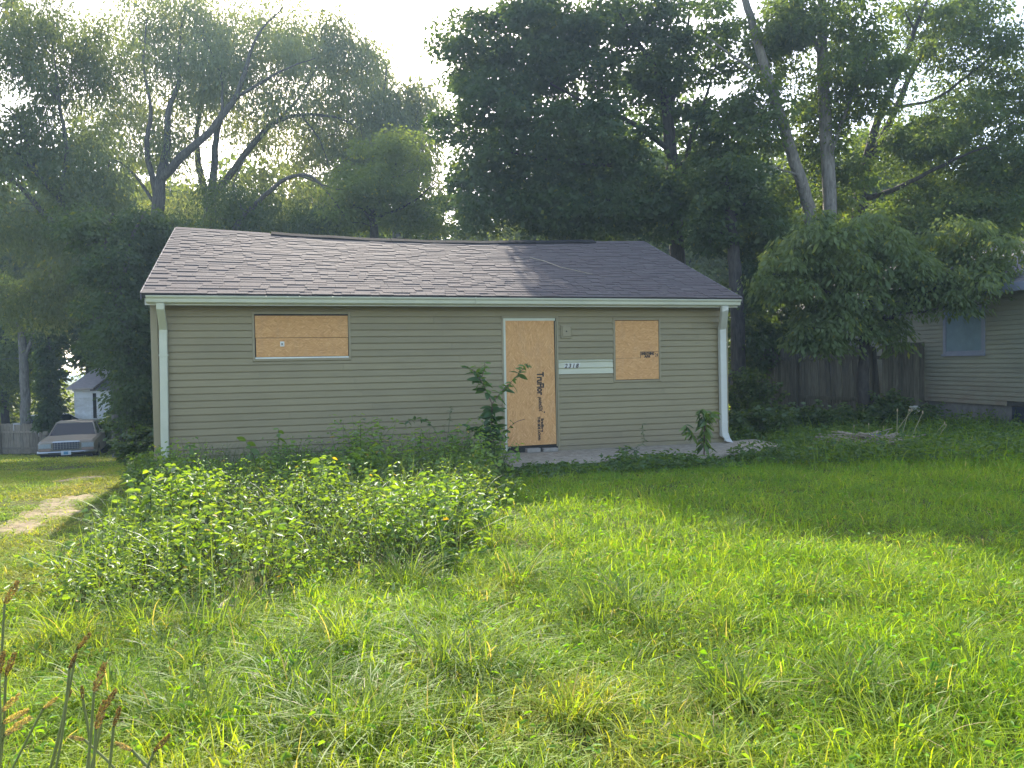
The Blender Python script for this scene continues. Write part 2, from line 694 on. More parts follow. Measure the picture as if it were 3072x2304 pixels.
mat_bark('stick', (0.16, 0.12, 0.085), (0.42, 0.345, 0.255))
mat_leaf('leaf_tree', 0.50, 0.02, 0.5)
mat_leaf('leaf_low', 0.50, 0.03, 0.42, (1.7, 1.6, 0.4))
mat_leaf('grass', 0.50, 0.012, 0.45, (1.75, 1.6, 0.40))
mat_tuft('tuft')
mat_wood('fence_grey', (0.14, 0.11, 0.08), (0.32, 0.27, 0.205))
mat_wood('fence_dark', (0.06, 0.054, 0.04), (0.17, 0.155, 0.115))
mat_plain('window_board', (0.16, 0.235, 0.27), 0.7, 0.15, 4, dirt=(0.10, 0.14, 0.14, 0.5))
mat_plain('window_frame', (0.22, 0.24, 0.30), 0.6, 0.1)
mat_plain('plastic_white', (0.62, 0.60, 0.54), 0.45, 0.06, 8)
mat_plain('plastic_grey', (0.32, 0.31, 0.30), 0.5, 0.1, 8)
mat_plain('stem_green', (0.09, 0.11, 0.04), 0.6, 0.2, 20)
mat_plain('stem_red', (0.13, 0.06, 0.05), 0.6, 0.2, 20)
mat_plain('stem_pale', (0.17, 0.19, 0.07), 0.7, 0.2, 20)
mat_plain('stem_straw', (0.34, 0.29, 0.15), 0.7, 0.2, 20)
mat_plain('seed_brown', (0.17, 0.10, 0.055), 0.9, 0.35, 150, bumps=0.8)
mat_plain('seed_tan', (0.46, 0.34, 0.20), 0.9, 0.25, 150, bumps=0.8)
mat_plain('dead_wood', (0.36, 0.30, 0.21), 0.9, 0.25, 30)
mat_plain('litter_white', (0.70, 0.72, 0.74), 0.5, 0.1, 10)
mat_plain('litter_blue', (0.10, 0.17, 0.24), 0.5, 0.2, 10)


# ------------------------------------------------------------------ ground
def axis_pts(lo, hi, near_lo, near_hi, step):
    a = np.arange(near_lo, near_hi + 1e-6, step)
    left, right = [near_lo], [near_hi]
    s = step
    while left[-1] > lo:
        s *= 1.25
        left.append(left[-1] - s)
    s = step
    while right[-1] < hi:
        s *= 1.25
        right.append(right[-1] + s)
    return np.concatenate([np.array(left[1:])[::-1], a, np.array(right[1:])])


gx = axis_pts(-400, 400, -16, 14, 0.25)
gy = axis_pts(-60, 700, 0, 20, 0.25)
XX, YY = np.meshgrid(gx, gy)
V = np.stack([XX, YY, gz(XX, YY)], -1).reshape(-1, 3)
nx, ny = len(gx), len(gy)
ii = (np.arange(ny - 1)[:, None] * nx + np.arange(nx - 1)[None, :]).ravel()
o = link('ground', np_mesh('ground', V, [np.stack([ii, ii + 1, ii + nx + 1, ii + nx], -1)], smooth=True), MATS['ground'])
tag(o, kind='structure')

# bare, gravelly wheel tracks of the drive at the left
DIRT = [((130, 1546), 0.62, 0.26, 1.85), ((195, 1506), 0.50, 0.24, 1.8), ((55, 1584), 0.40, 0.20, 1.9),
        ((115, 1417), 0.50, 0.42, 0.3), ((245, 1437), 0.34, 0.26, 0.3)]
dirt_pts = [(G(*p), a, b, th) for p, a, b, th in DIRT]


def dirt_mask(x, y):
    m = np.zeros_like(x)
    for c, a, b, th in dirt_pts:
        dx, dy = x - c[0], y - c[1]
        u_ = dx * cos(th) + dy * sin(th)
        v_ = -dx * sin(th) + dy * cos(th)
        q = (u_ / a) ** 2 + (v_ / b) ** 2 + 0.45 * fbm(x * 2.5, y * 2.5, 3.0)
        m = np.maximum(m, np.clip(1.25 - q, 0, 1))
    return m


for c, a, b, th in dirt_pts:
    n = 40
    vs = [(c[0], c[1], float(gz(c[0], c[1])) + 0.006)]
    fs = []
    for ring in (0.5, 1.0, 1.18):
        for k in range(n):
            t = 2 * pi * k / n
            rr = ring * (1 + 0.16 * sin(3 * t + a * 9) + 0.10 * sin(7 * t + b * 20) + 0.06 * sin(13 * t))
            x = c[0] + cos(th) * a * rr * cos(t) - sin(th) * b * rr * sin(t)
            y = c[1] + sin(th) * a * rr * cos(t) + cos(th) * b * rr * sin(t)
            vs.append((x, y, float(gz(x, y)) + (0.008 if ring < 1.1 else -0.02)))
    for k in range(n):
        k2 = (k + 1) % n
        fs.append((0, 1 + k, 1 + k2))
        for r_ in (0, 1):
            fs.append((1 + r_ * n + k, 1 + (r_ + 1) * n + k, 1 + (r_ + 1) * n + k2, 1 + r_ * n + k2))
    o = MB().add(vs, fs).build('dirt_track', MATS['dirt'], smooth=True)
    tag(o, kind='structure')

# ------------------------------------------------------------------ the boarded-up house
A0 = G(468, 1432)
A0 = np.array([-5.1686, 11.0933, 0.0])
HROT = radians(16.162)
HL = 9.366          # length of the front wall
house = empty('house', A0, HROT)
tag(house, 'small taupe boarded-up house with a sagging grey shingle roof', 'house')
_hw = np.array([cos(HROT), sin(HROT), 0])
_hb = np.array([-sin(HROT), cos(HROT), 0])


def HW(u, back, z):
    """house coordinates -> world"""
    return A0 + _hw * u + _hb * back + np.array([0, 0, z])


def in_house(x, y, pad=0.0):
    dx, dy = x - A0[0], y - A0[1]
    u_ = dx * cos(HROT) + dy * sin(HROT)
    v_ = -dx * sin(HROT) + dy * cos(HROT)
    return (u_ > -pad) & (u_ < HL + pad) & (v_ > -pad) & (v_ < 6.9)


EXPO = 0.1023
OPEN = [(1.371, 2.808, 1.655, 2.392), (5.215, 6.18, -0.2, 2.325), (7.18, 8.066, 1.205, 2.295)]
wall = MB()
wall.box(0.0, HL, 0.012, 0.14, -0.5, 2.52)
front = wall.build('front_wall', MATS['sheathing'], house)
# block foundation visible under the lowest course
MB().box(0.02, 5.2, -0.004, 0.011, -0.5, -0.045).build('foundation', MATS['foundation'], house)


def plank(x0, x1, z0, z1, mat, parent, y=0.0, name='siding_plank', lip=0.017, groove=0.011):
    mb = MB()
    mb.prism([(y + 0.010, z1 + 0.004), (y + 0.008, z1 + 0.004), (y + 0.007, z1 - groove), (y - 0.005, z1 - groove - 0.002), (y - lip + 0.002, z0 + 0.012), (y - lip, z0 + 0.004), (y - lip + 0.003, z0), (y + 0.010, z0)], x0, x1)
    return mb.build(name, mat, parent)


CREAM = (6.185, 7.178, 1.36, 1.605)
for k in range(-3, 23):
    z0 = 2.216 - EXPO * k
    z1 = z0 + EXPO
    z1 = min(z1, 2.50)
    if z1 - z0 < 0.02:
        continue
    segs = [(0.085, HL - 0.085)]
    part = []
    for (a, b, lo, hi) in OPEN + [CREAM]:
        if z0 < lo - 0.012 < z1 and lo > 0:
            part.append((a, b, z0, lo - 0.001))
        if z0 < hi + 0.012 < z1 - 0.004:
            part.append((a, b, hi + 0.001, z1))
    for (a, b, lo, hi) in OPEN + [CREAM]:
        if z0 < hi and z1 > lo:
            new = []
            for s0, s1 in segs:
                if b <= s0 or a >= s1:
                    new.append((s0, s1))
                    continue
                if a - s0 > 0.02:
                    new.append((s0, a))
                if s1 - b > 0.02:
                    new.append((b, s1))
            segs = new
    for s0, s1 in segs:
        if k == 22 and s0 > 4.5:
            continue
        if k == 22:
            s1 = min(s1, 5.0)
        cuts = [s0] + [c_ for c_ in (0.9 + (k * 1.37) % 2.6 + 3.2 * j for j in range(3)) if s0 + 0.4 < c_ < s1 - 0.4] + [s1]
        for c0, c1 in zip(cuts[:-1], cuts[1:]):
            plank(c0, c1 - (0.0015 if c1 < s1 else 0), z0 + (0.0008 if (k + int(c0)) % 2 else 0), z1, MATS['siding'], front, y=-0.0012 * ((k + int(c0 * 3)) % 2))
    for a, b, q0, q1 in part:
        if q1 - q0 > 0.012:
            plank(a, b, q0, q1, MATS['siding'], front, lip=0.012)
# older cream boards left bare between door and window
for z0, z1 in ((1.362, 1.462), (1.464, 1.563), (1.567, 1.600)):
    p = plank(CREAM[0] + 0.004, CREAM[1] - 0.003, z0, z1, MATS['cream_siding'], front, y=0.004)
    p['label'] = 'bare cream siding board between the door and the narrow window'
# corner posts
for x0, x1 in ((-0.012, 0.083), (HL - 0.083, HL + 0.012)):
    mb = MB()
    mb.box(x0, x1, -0.022, 0.10, -0.12 if x0 < 1 else 0.09, 2.50)
    mb.build('corner_post', MATS['trim'], house, 0.006)
# plain side and back walls with gables
for nm, x0, x1, y0, y1 in (('side_wall', 0.0, 0.10, 0.145, 6.9), ('side_wall', HL - 0.10, HL, 0.145, 6.9), ('back_wall', 0.105, HL - 0.105, 6.78, 6.9)):
    MB().box(x0, x1, y0, y1, -2.0, 2.55).build(nm, MATS['siding'], house)
for x0 in (0.005, HL - 0.105):
    mb = MB()
    mb.add([(x0, 0.0, 2.56), (x0, 6.8, 2.56), (x0, 3.4, 4.0), (x0 + 0.1, 0.0, 2.56), (x0 + 0.1, 6.8, 2.56), (x0 + 0.1, 3.4, 4.0)],
           [(0, 1, 2), (3, 5, 4), (0, 2, 5, 3), (1, 4, 5, 2), (0, 3, 4, 1)])
    mb.build('gable', MATS['siding'], house)


def trim_frame(a, b, lo, hi, w=0.034, bottom=True, depth=0.022, mat='trim', name='window'):
    mb = MB()
    y0, y1 = -depth, 0.011
    mb.box(a, a + w, y0, y1, lo, hi)
    mb.box(b - w, b, y0, y1, lo, hi)
    mb.box(a + w, b - w, y0 + 0.001, y1, hi - w, hi)
    if bottom:
        mb.box(a + w, b - w, y0 + 0.001, y1, lo, lo + w)
    return mb.build(name, MATS[mat], house, 0.003, seg=1)


def text_obj(body, size, mat, parent, loc, rot, offset=0.0, shear=0.0, sx=1.0, name='lettering', extrude=0.0006, spacing=1.0):
    cu = bpy.data.curves.new('text', 'FONT')
    cu.body = body
    cu.size = size
    cu.offset = offset
    cu.shear = shear
    cu.extrude = extrude
    cu.space_character = spacing
    cu.resolution_u = 3
    t = bpy.data.objects.new('text', cu)
    COL.objects.link(t)
    dg = bpy.context.evaluated_depsgraph_get()
    me = bpy.data.meshes.new_from_object(t.evaluated_get(dg))
    bpy.data.objects.remove(t)
    bpy.data.curves.remove(cu)
    co = np.empty(len(me.vertices) * 3, np.float32)
    me.vertices.foreach_get('co', co)
    co = co.reshape(-1, 3)
    co[:, 0] *= sx
    me.vertices.foreach_set('co', co.ravel())
    me.materials.clear()
    o = link(name, me, MATS[mat], parent)
    o.location = loc
    o.rotation_euler = rot
    return o, float(co[:, 0].max() - co[:, 0].min()), float(co[:, 1].max())


def board(x0, x1, z0, z1, mat, parent, y=-0.004, th=0.014, tilt=0.0):
    mb = MB()
    mb.box(x0, x1, y, y + th, z0, z1)
    o = mb.build('board', MATS[mat], parent, 0.0015, seg=1)
    return o


# wide window: two level strips of board, white sill strip, little printed tag
w1 = trim_frame(1.371, 2.808, 1.655, 2.392)
tag(w1, 'wide low window covered with two strips of chipboard')
MB().box(1.405, 2.774, 0.0, 0.0105, 1.69, 2.358).build('backing', MATS['dark_gap'], w1)
board(1.413, 2.782 - 0.014, 2.003, 2.333, 'osb_level', w1, y=-0.012)
board(1.420, 2.775 - 0.010, 1.716, 1.9975, 'osb_level', w1, y=-0.011)
MB().box(1.407, 2.773, -0.020, 0.0, 1.690, 1.711).build('sill', MATS['white_paint'], w1, 0.002, seg=1)
MB().box(1.766, 1.826, -0.0145, -0.0122, 1.872, 1.945).build('paper_tag', MATS['white_paint'], w1)
text_obj('R', 0.05, 'ink', w1, (1.78, -0.0150, 1.888), (radians(90), 0, 0), 0.001)
# narrow window
w2 = trim_frame(7.18, 8.066, 1.205, 2.295)
tag(w2, 'upright window covered with one sheet of chipboard stamped in black')
MB().box(7.214, 8.032, 0.0, 0.0105, 1.24, 2.261).build('backing', MATS['dark_gap'], w2)
board(7.219, 8.036 - 0.010, 1.247, 2.252, 'osb_level', w2, y=-0.012)
sx0, sz0 = 7.675, 1.612
MB().box(sx0, sx0 + 0.010, -0.0133, -0.0122, sz0 - 0.005, sz0 + 0.110).box(sx0 + 0.0105, 8.02, -0.0133, -0.0122, sz0 + 0.103, sz0 + 0.109).build('stamp_border', MATS['ink'], w2)
t_, wd, ht = text_obj('SHEATHING', 0.066, 'ink', w2, (sx0 + 0.020, -0.0132, sz0 + 0.052), (radians(90), 0, 0), 0.0042, sx=0.68)
text_obj('APA', 0.060, 'ink', w2, (sx0 + 0.075, -0.0132, sz0 + 0.004), (radians(90), 0, 0), 0.0036, 0.25, sx=1.0)
text_obj('24', 0.085, 'ink', w2, (7.955, -0.0132, sz0 + 0.02), (radians(90), 0, 0), 0.001, sx=0.7)
MB().box(7.222, 7.67, -0.0128, -0.0122, 1.6105, 1.6135).build('seam', MATS['ink'], w2)
# door: cream casing, one tall sheet
door = trim_frame(5.215, 6.188, 0.10, 2.325, 0.03, bottom=False, name='door')
tag(door, 'doorway closed with one tall sheet of printed chipboard')
MB().box(5.246, 6.157, 0.0, 0.0105, 0.10, 2.294).build('backing', MATS['dark_gap'], door)
MB().box(5.247, 5.282, -0.019, -0.0005, 0.10, 2.292).box(5.283, 6.14, -0.019, -0.0005, 2.252, 2.292).build('casing', MATS['cream_metal'], door, 0.003, seg=1)
db = board(5.290, 6.128, 0.168, 2.240, 'osb_vertical', door, y=-0.016)
db.rotation_euler = (0, radians(-0.35), 0)
RV = (radians(90), radians(90), 0)
text_obj('TruFlor', 0.160, 'ink', door, (5.812, -0.0178, 1.403), RV, 0.0065, sx=0.74)
text_obj('pointSIX', 0.088, 'ink', door, (5.832, -0.0178, 0.995), RV, 0.0030, 0.22, sx=0.76)
text_obj('THIS SIDE DOWN', 0.062, 'ink', door, (5.808, -0.0178, 0.672), RV, 0.0034, sx=0.80)
text_obj('Bradlines', 0.062, 'ink', door, (5.868, -0.0178, 0.640), RV, 0.0032, sx=0.98)
dot = MB().lathe([(0.0125, -0.0005), (0.0125, 0.0005)], 14, (0, 0, 0)).build('ink_dot', MATS['ink'], door)
dot.rotation_euler = (radians(90), 0, 0)
dot.location = (5.925, -0.0174, 0.742)
# thin metal strip hanging loose beside the right jamb
MB().box(6.133, 6.150, -0.020, -0.012, 0.17, 2.245).build('loose_strip', MATS['trim'], door)
# wall plate and house number
pl = MB().box(6.234, 6.418, -0.034, -0.014, 1.957, 2.176).build('light_mount', MATS['trim'], house, 0.006)
MB().box(6.256, 6.405, -0.048, -0.0345, 1.985, 2.160).build('cover_plate', MATS['trim'], pl, 0.006)
we = MB().lathe([(0.012, -0.006), (0.010, 0.004)], 10).build('wire_end', MATS['dark_gap'], pl)
we.rotation_euler = (radians(90), 0, 0)
we.location = (6.325, -0.052, 2.075)
npl = MB().add([(6.283, -0.0165, 1.462), (6.545, -0.0165, 1.465), (6.580, -0.0165, 1.545), (6.300, -0.0165, 1.540),
                (6.283, -0.0115, 1.462), (6.545, -0.0115, 1.465), (6.580, -0.0115, 1.545), (6.300, -0.0115, 1.540)],
               [(0, 1, 2, 3), (7, 6, 5, 4), (0, 4, 5, 1), (1, 5, 6, 2), (2, 6, 7, 3), (3, 7, 4, 0)]).build('number_plate', MATS['plastic_white'], house)
for k, ch in enumerate('2318'):
    text_obj(ch, 0.100, 'number_brass', npl, (6.290 + 0.066 * k, -0.0215, 1.465), (radians(90), 0, 0), 0.0022, 0.28, sx=0.95, name='numeral', extrude=0.003)

# gutter, fascia, soffit
GY = -0.315
mb = MB()
prof = [(GY, 2.600), (GY, 2.490), (GY - 0.055, 2.484), (GY - 0.080, 2.500), (GY - 0.088, 2.545), (GY - 0.112, 2.566), (GY - 0.118, 2.586), (GY - 0.106, 2.590),
        (GY - 0.104, 2.574), (GY - 0.085, 2.556), (GY - 0.080, 2.510), (GY - 0.052, 2.494), (GY - 0.01, 2.500), (GY - 0.01, 2.600)]
mb.prism(prof, 0.0, 9.40)
gut = mb.build('gutter', MATS['cream_metal'], house)
for x0 in (0.0015, 9.396):
    MB().add([(x0, y, z) for y, z in prof[:8]] + [(x0 + 0.003, y, z) for y, z in prof[:8]],
             [tuple(range(8)), tuple(range(15, 7, -1))] + [(i, (i + 1) % 8, (i + 1) % 8 + 8, i + 8) for i in range(8)]).build('end_cap', MATS['cream_metal'], gut)
MB().box(4.70, 4.705, GY - 0.1195, GY - 0.0, 2.483, 2.5995).build('gutter_seam', MATS['cream_metal'], gut)
MB().box(-0.03, 9.395, GY + 0.002, GY + 0.022, 2.46, 2.615).build('fascia', MATS['white_metal'], house)
MB().box(-0.028, 9.393, GY + 0.024, 0.0, 2.503, 2.513).build('soffit', MATS['trim'], house)


def sweep_rect(pts, w, d, mat, name, parent):
    """rectangular pipe along pts in (u, y, z)"""
    mb = MB()
    n = len(pts)
    pts = [np.array(p, float) for p in pts]
    rings = []
    for i, p in enumerate(pts):
        t = pts[min(i + 1, n - 1)] - pts[max(i - 1, 0)]
        t /= np.linalg.norm(t)
        a = np.array([1.0, 0, 0]) - t * t[0]
        a /= np.linalg.norm(a)
        b = np.cross(t, a)
        c = 0.16
        ring = []
        for sx, sy in ((-1, -1 + c), (-1 + c, -1), (1 - c, -1), (1, -1 + c), (1, 1 - c), (1 - c, 1), (-1 + c, 1), (-1, 1 - c)):
            ring.append(p + a * sx * w / 2 + b * sy * d / 2)
        rings.append(ring)
    vs = [q for r_ in rings for q in r_]
    fs = []
    for i in range(n - 1):
        for k in range(8):
            k2 = (k + 1) % 8
            fs.append((i * 8 + k, i * 8 + k2, i * 8 + 8 + k2, i * 8 + 8 + k))
    fs += [tuple(range(7, -1, -1)), tuple((n - 1) * 8 + k for k in range(8))]
    return mb.add(vs, fs).build(name, mat, parent)


d1 = sweep_rect([(0.179, -0.365, 2.484), (0.178, -0.36, 2.42), (0.170, -0.13, 2.20), (0.166, -0.078, 2.14), (0.165, -0.072, 2.07), (0.150, -0.074, 1.0), (0.135, -0.074, -0.02)], 0.105, 0.075, MATS['cream_metal'], 'downspout', house)
tag(d1, 'cream downspout at the corner beside the overgrown drive')
d2 = sweep_rect([(9.100, -0.365, 2.484), (9.105, -0.36, 2.42), (9.205, -0.15, 2.18), (9.228, -0.082, 2.11), (9.230, -0.074, 2.03), (9.238, -0.074, 1.0), (9.245, -0.074, 0.24)], 0.120, 0.085, MATS['white_metal'], 'downspout', house)
tag(d2, 'white downspout with a crushed foot at the corner by the concrete path')
# crushed and torn elbow at the foot
mb = MB()
r0 = [(-0.06, -0.12), (0.06, -0.12), (0.06, -0.03), (-0.06, -0.03)]
rings = []
for i, (dz, dx, dy, s, q) in enumerate(((0.262, 0.01, 0, 1.05, 0), (0.21, 0.014, -0.01, 1.10, 0.012), (0.165, 0.03, -0.03, 0.95, 0.025), (0.13, 0.05, -0.055, 1.1, 0.02), (0.112, 0.07, -0.075, 1.2, 0.025))):
    rings.append([(9.235 + dx + x * s + q * sin(9 * x + i), dy + y * (s if i < 3 else 0.9) + q * cos(7 * y + i), dz + (0.03 if j in (2, 3) else 0) * (i / 4) + q * 0.5 * sin(i * 2 + j * 3)) for j, (x, y) in enumerate(r0)])
vs = [p for r_ in rings for p in r_]
fs = [(i * 4 + k, i * 4 + (k + 1) % 4, i * 4 + 4 + (k + 1) % 4, i * 4 + 4 + k) for i in range(4) for k in range(4)]
mb.add(vs, fs).build('crushed_elbow', MATS['white_metal'], d2)
for dn, zz, uu in ((d1, 1.75, 0.1605), (d2, 1.85, 9.2315), (d2, 0.45, 9.2435)):
    MB().box(uu - 0.061, uu + 0.061, -0.1185, -0.028, zz, zz + 0.02).build('strap', MATS['white_metal'] if dn is d2 else MATS['cream_metal'], dn)

# roof
EY, EZ, RY, RZ = GY - 0.055, 2.612, 3.40, 4.165


def sag(u):
    t = (u + 0.06) / 9.5
    return -0.135 * math.sin(pi * min(1, max(0, t))) ** 1.2 * (1 - 0.15 * (t - 0.5))


def roof_pt(u, s, lift=0.0):
    """s: 0 at the eave, 1 at the ridge"""
    y = EY + (RY - EY) * s
    z = EZ + (RZ - EZ) * s + sag(u) * s ** 1.3
    ln = math.hypot(RY - EY, RZ - EZ)
    return (u, y - lift * (RZ - EZ) / ln, z + lift * (RY - EY) / ln)


SLOPE_LEN = math.hypot(RY - EY, RZ - EZ)
U0, U1 = -0.06, 9.44
nu, ns = 24, 8
vs, fs = [], []
for lift in (0.0, -0.06):
    for i in range(nu + 1):
        u_ = U0 + (U1 - U0) * i / nu
        for j in range(ns + 1):
            vs.append(roof_pt(u_, j / ns, lift))
        for j in range(1, ns + 1):
            p = roof_pt(u_, 1 - j / ns, lift)
            vs.append((p[0], 2 * RY - p[1], p[2]))
row = 2 * ns + 1
half = (nu + 1) * row
for i in range(nu):
    for j in range(row - 1):
        a = i * row + j
        fs.append((a, a + row, a + row + 1, a + 1))
        fs.append((half + a, half + a + 1, half + a + row + 1, half + a + row))
for j in range(row - 1):
    fs.append((j, j + 1, half + j + 1, half + j))
    a = nu * row + j
    fs.append((a, half + a, half + a + 1, a + 1))
for i in range(nu):
    a, b = i * row, (i + 1) * row
    fs.append((a, half + a, half + b, b))
    a, b = a + row - 1, b + row - 1
    fs.append((a, b, half + b, half + a))
roof = MB().add(vs, fs).build('roof', MATS['roof_deck'], house)

# shingles: laminated tabs of uneven width, thick and thin by turns
SH_EXP = 0.127
n_course = int(SLOPE_LEN / SH_EXP)
variants = {}
WIDTHS = (0.13, 0.17, 0.21, 0.25, 0.30)
for wv in WIDTHS:
    for tk in (0, 1):
        th = 0.0125 if tk else 0.0060
        variants[(wv, tk)] = MB().box(0, wv - 0.004, 0.0, SH_EXP + 0.05, 0.0005, th).mesh('shingle')
        variants[(wv, tk)].materials.append(MATS['shingle'])
rest = MB()
cands = []
rs = random.Random(3)
for c in range(n_course + 1):
    u_ = U0 - 0.02 - rs.random() * 0.1
    while u_ < U1 - 0.02:
        wv = rs.choice(WIDTHS)
        tk = 1 if rs.random() < 0.5 else 0
        uu = max(u_, U0 - 0.012)
        s = c * SH_EXP / SLOPE_LEN - 0.006
        pos = roof_pt(uu, max(0, s), 0.004)
        pos = np.array(pos) + np.array([0, (RY - EY), (RZ - EZ)]) / SLOPE_LEN * (min(0, s) * SLOPE_LEN)
        size = 1.0 / np.linalg.norm(HW(*pos) - np.array([0, 0, EYE])) ** 2 * (1 if uu == u_ else 0.5)
        cands.append((size, c, uu, wv if u_ + wv < U1 + 0.01 else None, tk, pos))
        u_ += wv
cands.sort(key=lambda q: -q[0])
count = 0
for size, c, uu, wv, tk, pos in cands:
    s = min(0.999, max(0, c * SH_EXP / SLOPE_LEN))
    ds = 0.01
    p1, p2 = np.array(roof_pt(uu, s)), np.array(roof_pt(uu, min(1.0, s + ds)))
    q2 = np.array(roof_pt(min(U1, uu + 0.2), s))
    ey = unit(p2 - p1)
    ex = unit(q2 - p1)
    ez = unit(np.cross(ex, ey))
    ey = np.cross(ez, ex)
    # each shingle tips up a little at its lower edge, lying on the course below
    tilt = 0.045
    ey2 = ey * cos(tilt) - ez * sin(tilt)
    ez2 = ez * cos(tilt) + ey * sin(tilt)
    base = pos + ez * 0.008
    last = c >= n_course
    if wv is not None and count < 300 and not last:
        o = link('shingle', variants[(wv, tk)], None, roof)
        o.matrix_local = Matrix(((ex[0], ey2[0], ez2[0], base[0]), (ex[1], ey2[1], ez2[1], base[1]), (ex[2], ey2[2], ez2[2], base[2]), (0, 0, 0, 1)))
        count += 1
    else:
        wv2 = wv if wv is not None else max(0.03, U1 + 0.012 - uu)
        th = 0.0125 if tk else 0.0060
        ln = SH_EXP + 0.05 if not last else max(0.03, SLOPE_LEN - c * SH_EXP)
        vs = []
        for dz in (0.0005, th):
            for dx, dy in ((0, 0), (wv2 - 0.004, 0), (wv2 - 0.004, ln), (0, ln)):
                vs.append(base + ex * dx + ey2 * dy + ez2 * dz)
        rest.add(vs, [(0, 3, 2, 1), (4, 5, 6, 7), (0, 1, 5, 4), (1, 2, 6, 5), (2, 3, 7, 6), (3, 0, 4, 7)])
o = rest.build('shingle_field', MATS['shingle'], roof)
o['kind'] = 'stuff'
# back slope
mb = MB()
for i in range(nu):
    ua, ub = U0 + (U1 - U0) * i / nu, U0 + (U1 - U0) * (i + 1) / nu
    a, b, c, d = roof_pt(ua, 0, 0.012), roof_pt(ub, 0, 0.012), roof_pt(ub, 0.999, 0.012), roof_pt(ua, 0.999, 0.012)
    f_ = lambda p: (p[0], 2 * RY - p[1], p[2])
    mb.add([f_(a), f_(b), f_(c), f_(d)], [(0, 1, 2, 3)])
mb.build('back_slope', MATS['shingle'], roof)
# ridge: black vent strip whose edge stands off the shingles, from a sixth of the way along
edges = [1.62, 2.75, 3.9, 5.0, 6.1, 7.2, 8.25]
for i in range(len(edges) - 1):
    ua, ub = edges[i], edges[i + 1] - 0.006
    m = 3
    vs, fs = [], []
    for j in range(m + 1):
        u_ = ua + (ub - ua) * j / m
        z = RZ + sag(u_)
        wob = 0.006 * sin(u_ * 5) + (0.012 if u_ > 6 else 0)
        for yy, zz in ((-0.15, -0.030 + wob), (-0.15, -0.050 + wob), (0, 0.018 + wob), (0.15, -0.045), (0.15, -0.028), (0, 0.040 + wob)):
            vs.append((u_, RY + yy, z + zz + 0.018))
    for j in range(m):
        for k in range(6):
            k2 = (k + 1) % 6
            fs.append((j * 6 + k, j * 6 + 6 + k, j * 6 + 6 + k2, j * 6 + k2))
    fs += [(0, 1, 2, 3, 4, 5), tuple(m * 6 + k for k in range(5, -1, -1))]
    MB().add(vs, fs).build('ridge_cap', MATS['ridge_black'], roof)
for ua, ub in ((U0, 1.60), (8.27, U1)):
    vs, fs = [], []
    for j in range(5):
        u_ = ua + (ub - ua) * j / 4
        z = RZ + sag(u_) + 0.018
        for yy, zz in ((-0.16, -0.062), (0, 0.008), (0.16, -0.062)):
            vs.append((u_, RY + yy, z + zz + 0.006))
    for j in range(4):
        for k in (0, 1):
            fs.append((j * 3 + k, j * 3 + 3 + k, j * 3 + 4 + k, j * 3 + 1 + k))
    MB().add(vs, fs).build('ridge_shingle', MATS['shingle'], roof)
# metal drip edge along the rakes
for ux in (U0 - 0.016, U1 + 0.003):
    mb = MB()
    for s0, s1 in ((0, 0.5), (0.5, 0.995)):
        a, b = roof_pt(max(U0, min(U1, ux)), s0, 0.022), roof_pt(max(U0, min(U1, ux)), s1, 0.022)
        mb.add([(ux, a[1], a[2]), (ux + 0.012, a[1], a[2]), (ux + 0.012, b[1], b[2]), (ux, b[1], b[2]),
                (ux, a[1], a[2] - 0.10), (ux + 0.012, a[1], a[2] - 0.10), (ux + 0.012, b[1], b[2] - 0.10), (ux, b[1], b[2] - 0.10)],
               [(0, 1, 2, 3), (4, 7, 6, 5), (0, 4, 5, 1), (1, 5, 6, 2), (2, 6, 7, 3), (3, 7, 4, 0)])
    mb.build('rake_edge', MATS['far_roof'], house)
# fallen twigs on the roof and straw in the gutter
for nm, pts, lab in (('twig', [(6.35, 0.62), (6.55, 0.55), (6.72, 0.43), (6.95, 0.37), (7.15, 0.31)], 'long pale dead twig lying across the shaded shingles'),
                     ('twig', [(4.02, 0.99), (4.07, 1.0), (4.12, 1.0)], 'short straw stuck on the black ridge strip')):
    P3 = [HW(*roof_pt(u_, min(s, 0.995), 0.055 if s < 0.9 else 0.10)) for u_, s in pts]
    mb = MB().tube(P3, [0.007, 0.007, 0.006, 0.005, 0.003][:len(P3)], 6)
    tag(mb.build(nm, MATS['dead_wood']), lab, 'twig')

# concrete path in front of the door and blocks on it
mb = MB()
n = 14
fr = [(4.92 + (10.05 - 4.92) * k / n, -1.50 - 0.03 * sin(k * 1.7) + (0.14 * (k - 10) if k > 10 else 0)) for k in range(n + 1)]
vs, fs = [], []
for k, (u_, y_) in enumerate(fr):
    bk = -0.03 if u_ < HL else 0.25
    for yy, zz in ((bk, 0.092), (y_, 0.085 - 0.012 * sin(k)), (y_ - 0.012, 0.07), (y_ - 0.01, -0.12), (bk, -0.12)):
        vs.append(HW(u_, yy, zz))
for k in range(n):
    for j in range(4):
        fs.append((k * 5 + j, k * 5 + j + 1, k * 5 + 6 + j, k * 5 + 5 + j))
fs += [(0, 4, 3, 2, 1), tuple(n * 5 + j for j in range(5))]
o = mb.add(vs, fs).build('concrete_path', MATS['concrete'])
tag(o, kind='structure')
for u_, wd, dp, hh, rz, lab in ((5.575, 0.235, 0.11, 0.066, 0.05, 'squared concrete paver on the path under the boarded door, with a dark gap beside it'),
                                (5.86, 0.255, 0.12, 0.058, -0.04, 'flatter worn paver on the path under the right half of the boarded door')):
    p = HW(u_ + wd / 2, -0.09, 0.094)
    o = MB().box(-wd / 2, wd / 2, -dp / 2, dp / 2, 0, hh).build('paver', MATS['block'], None, 0.008)
    o.location = p
    o.rotation_euler = (0, 0, HROT + rz)
    tag(o, lab, 'paver')

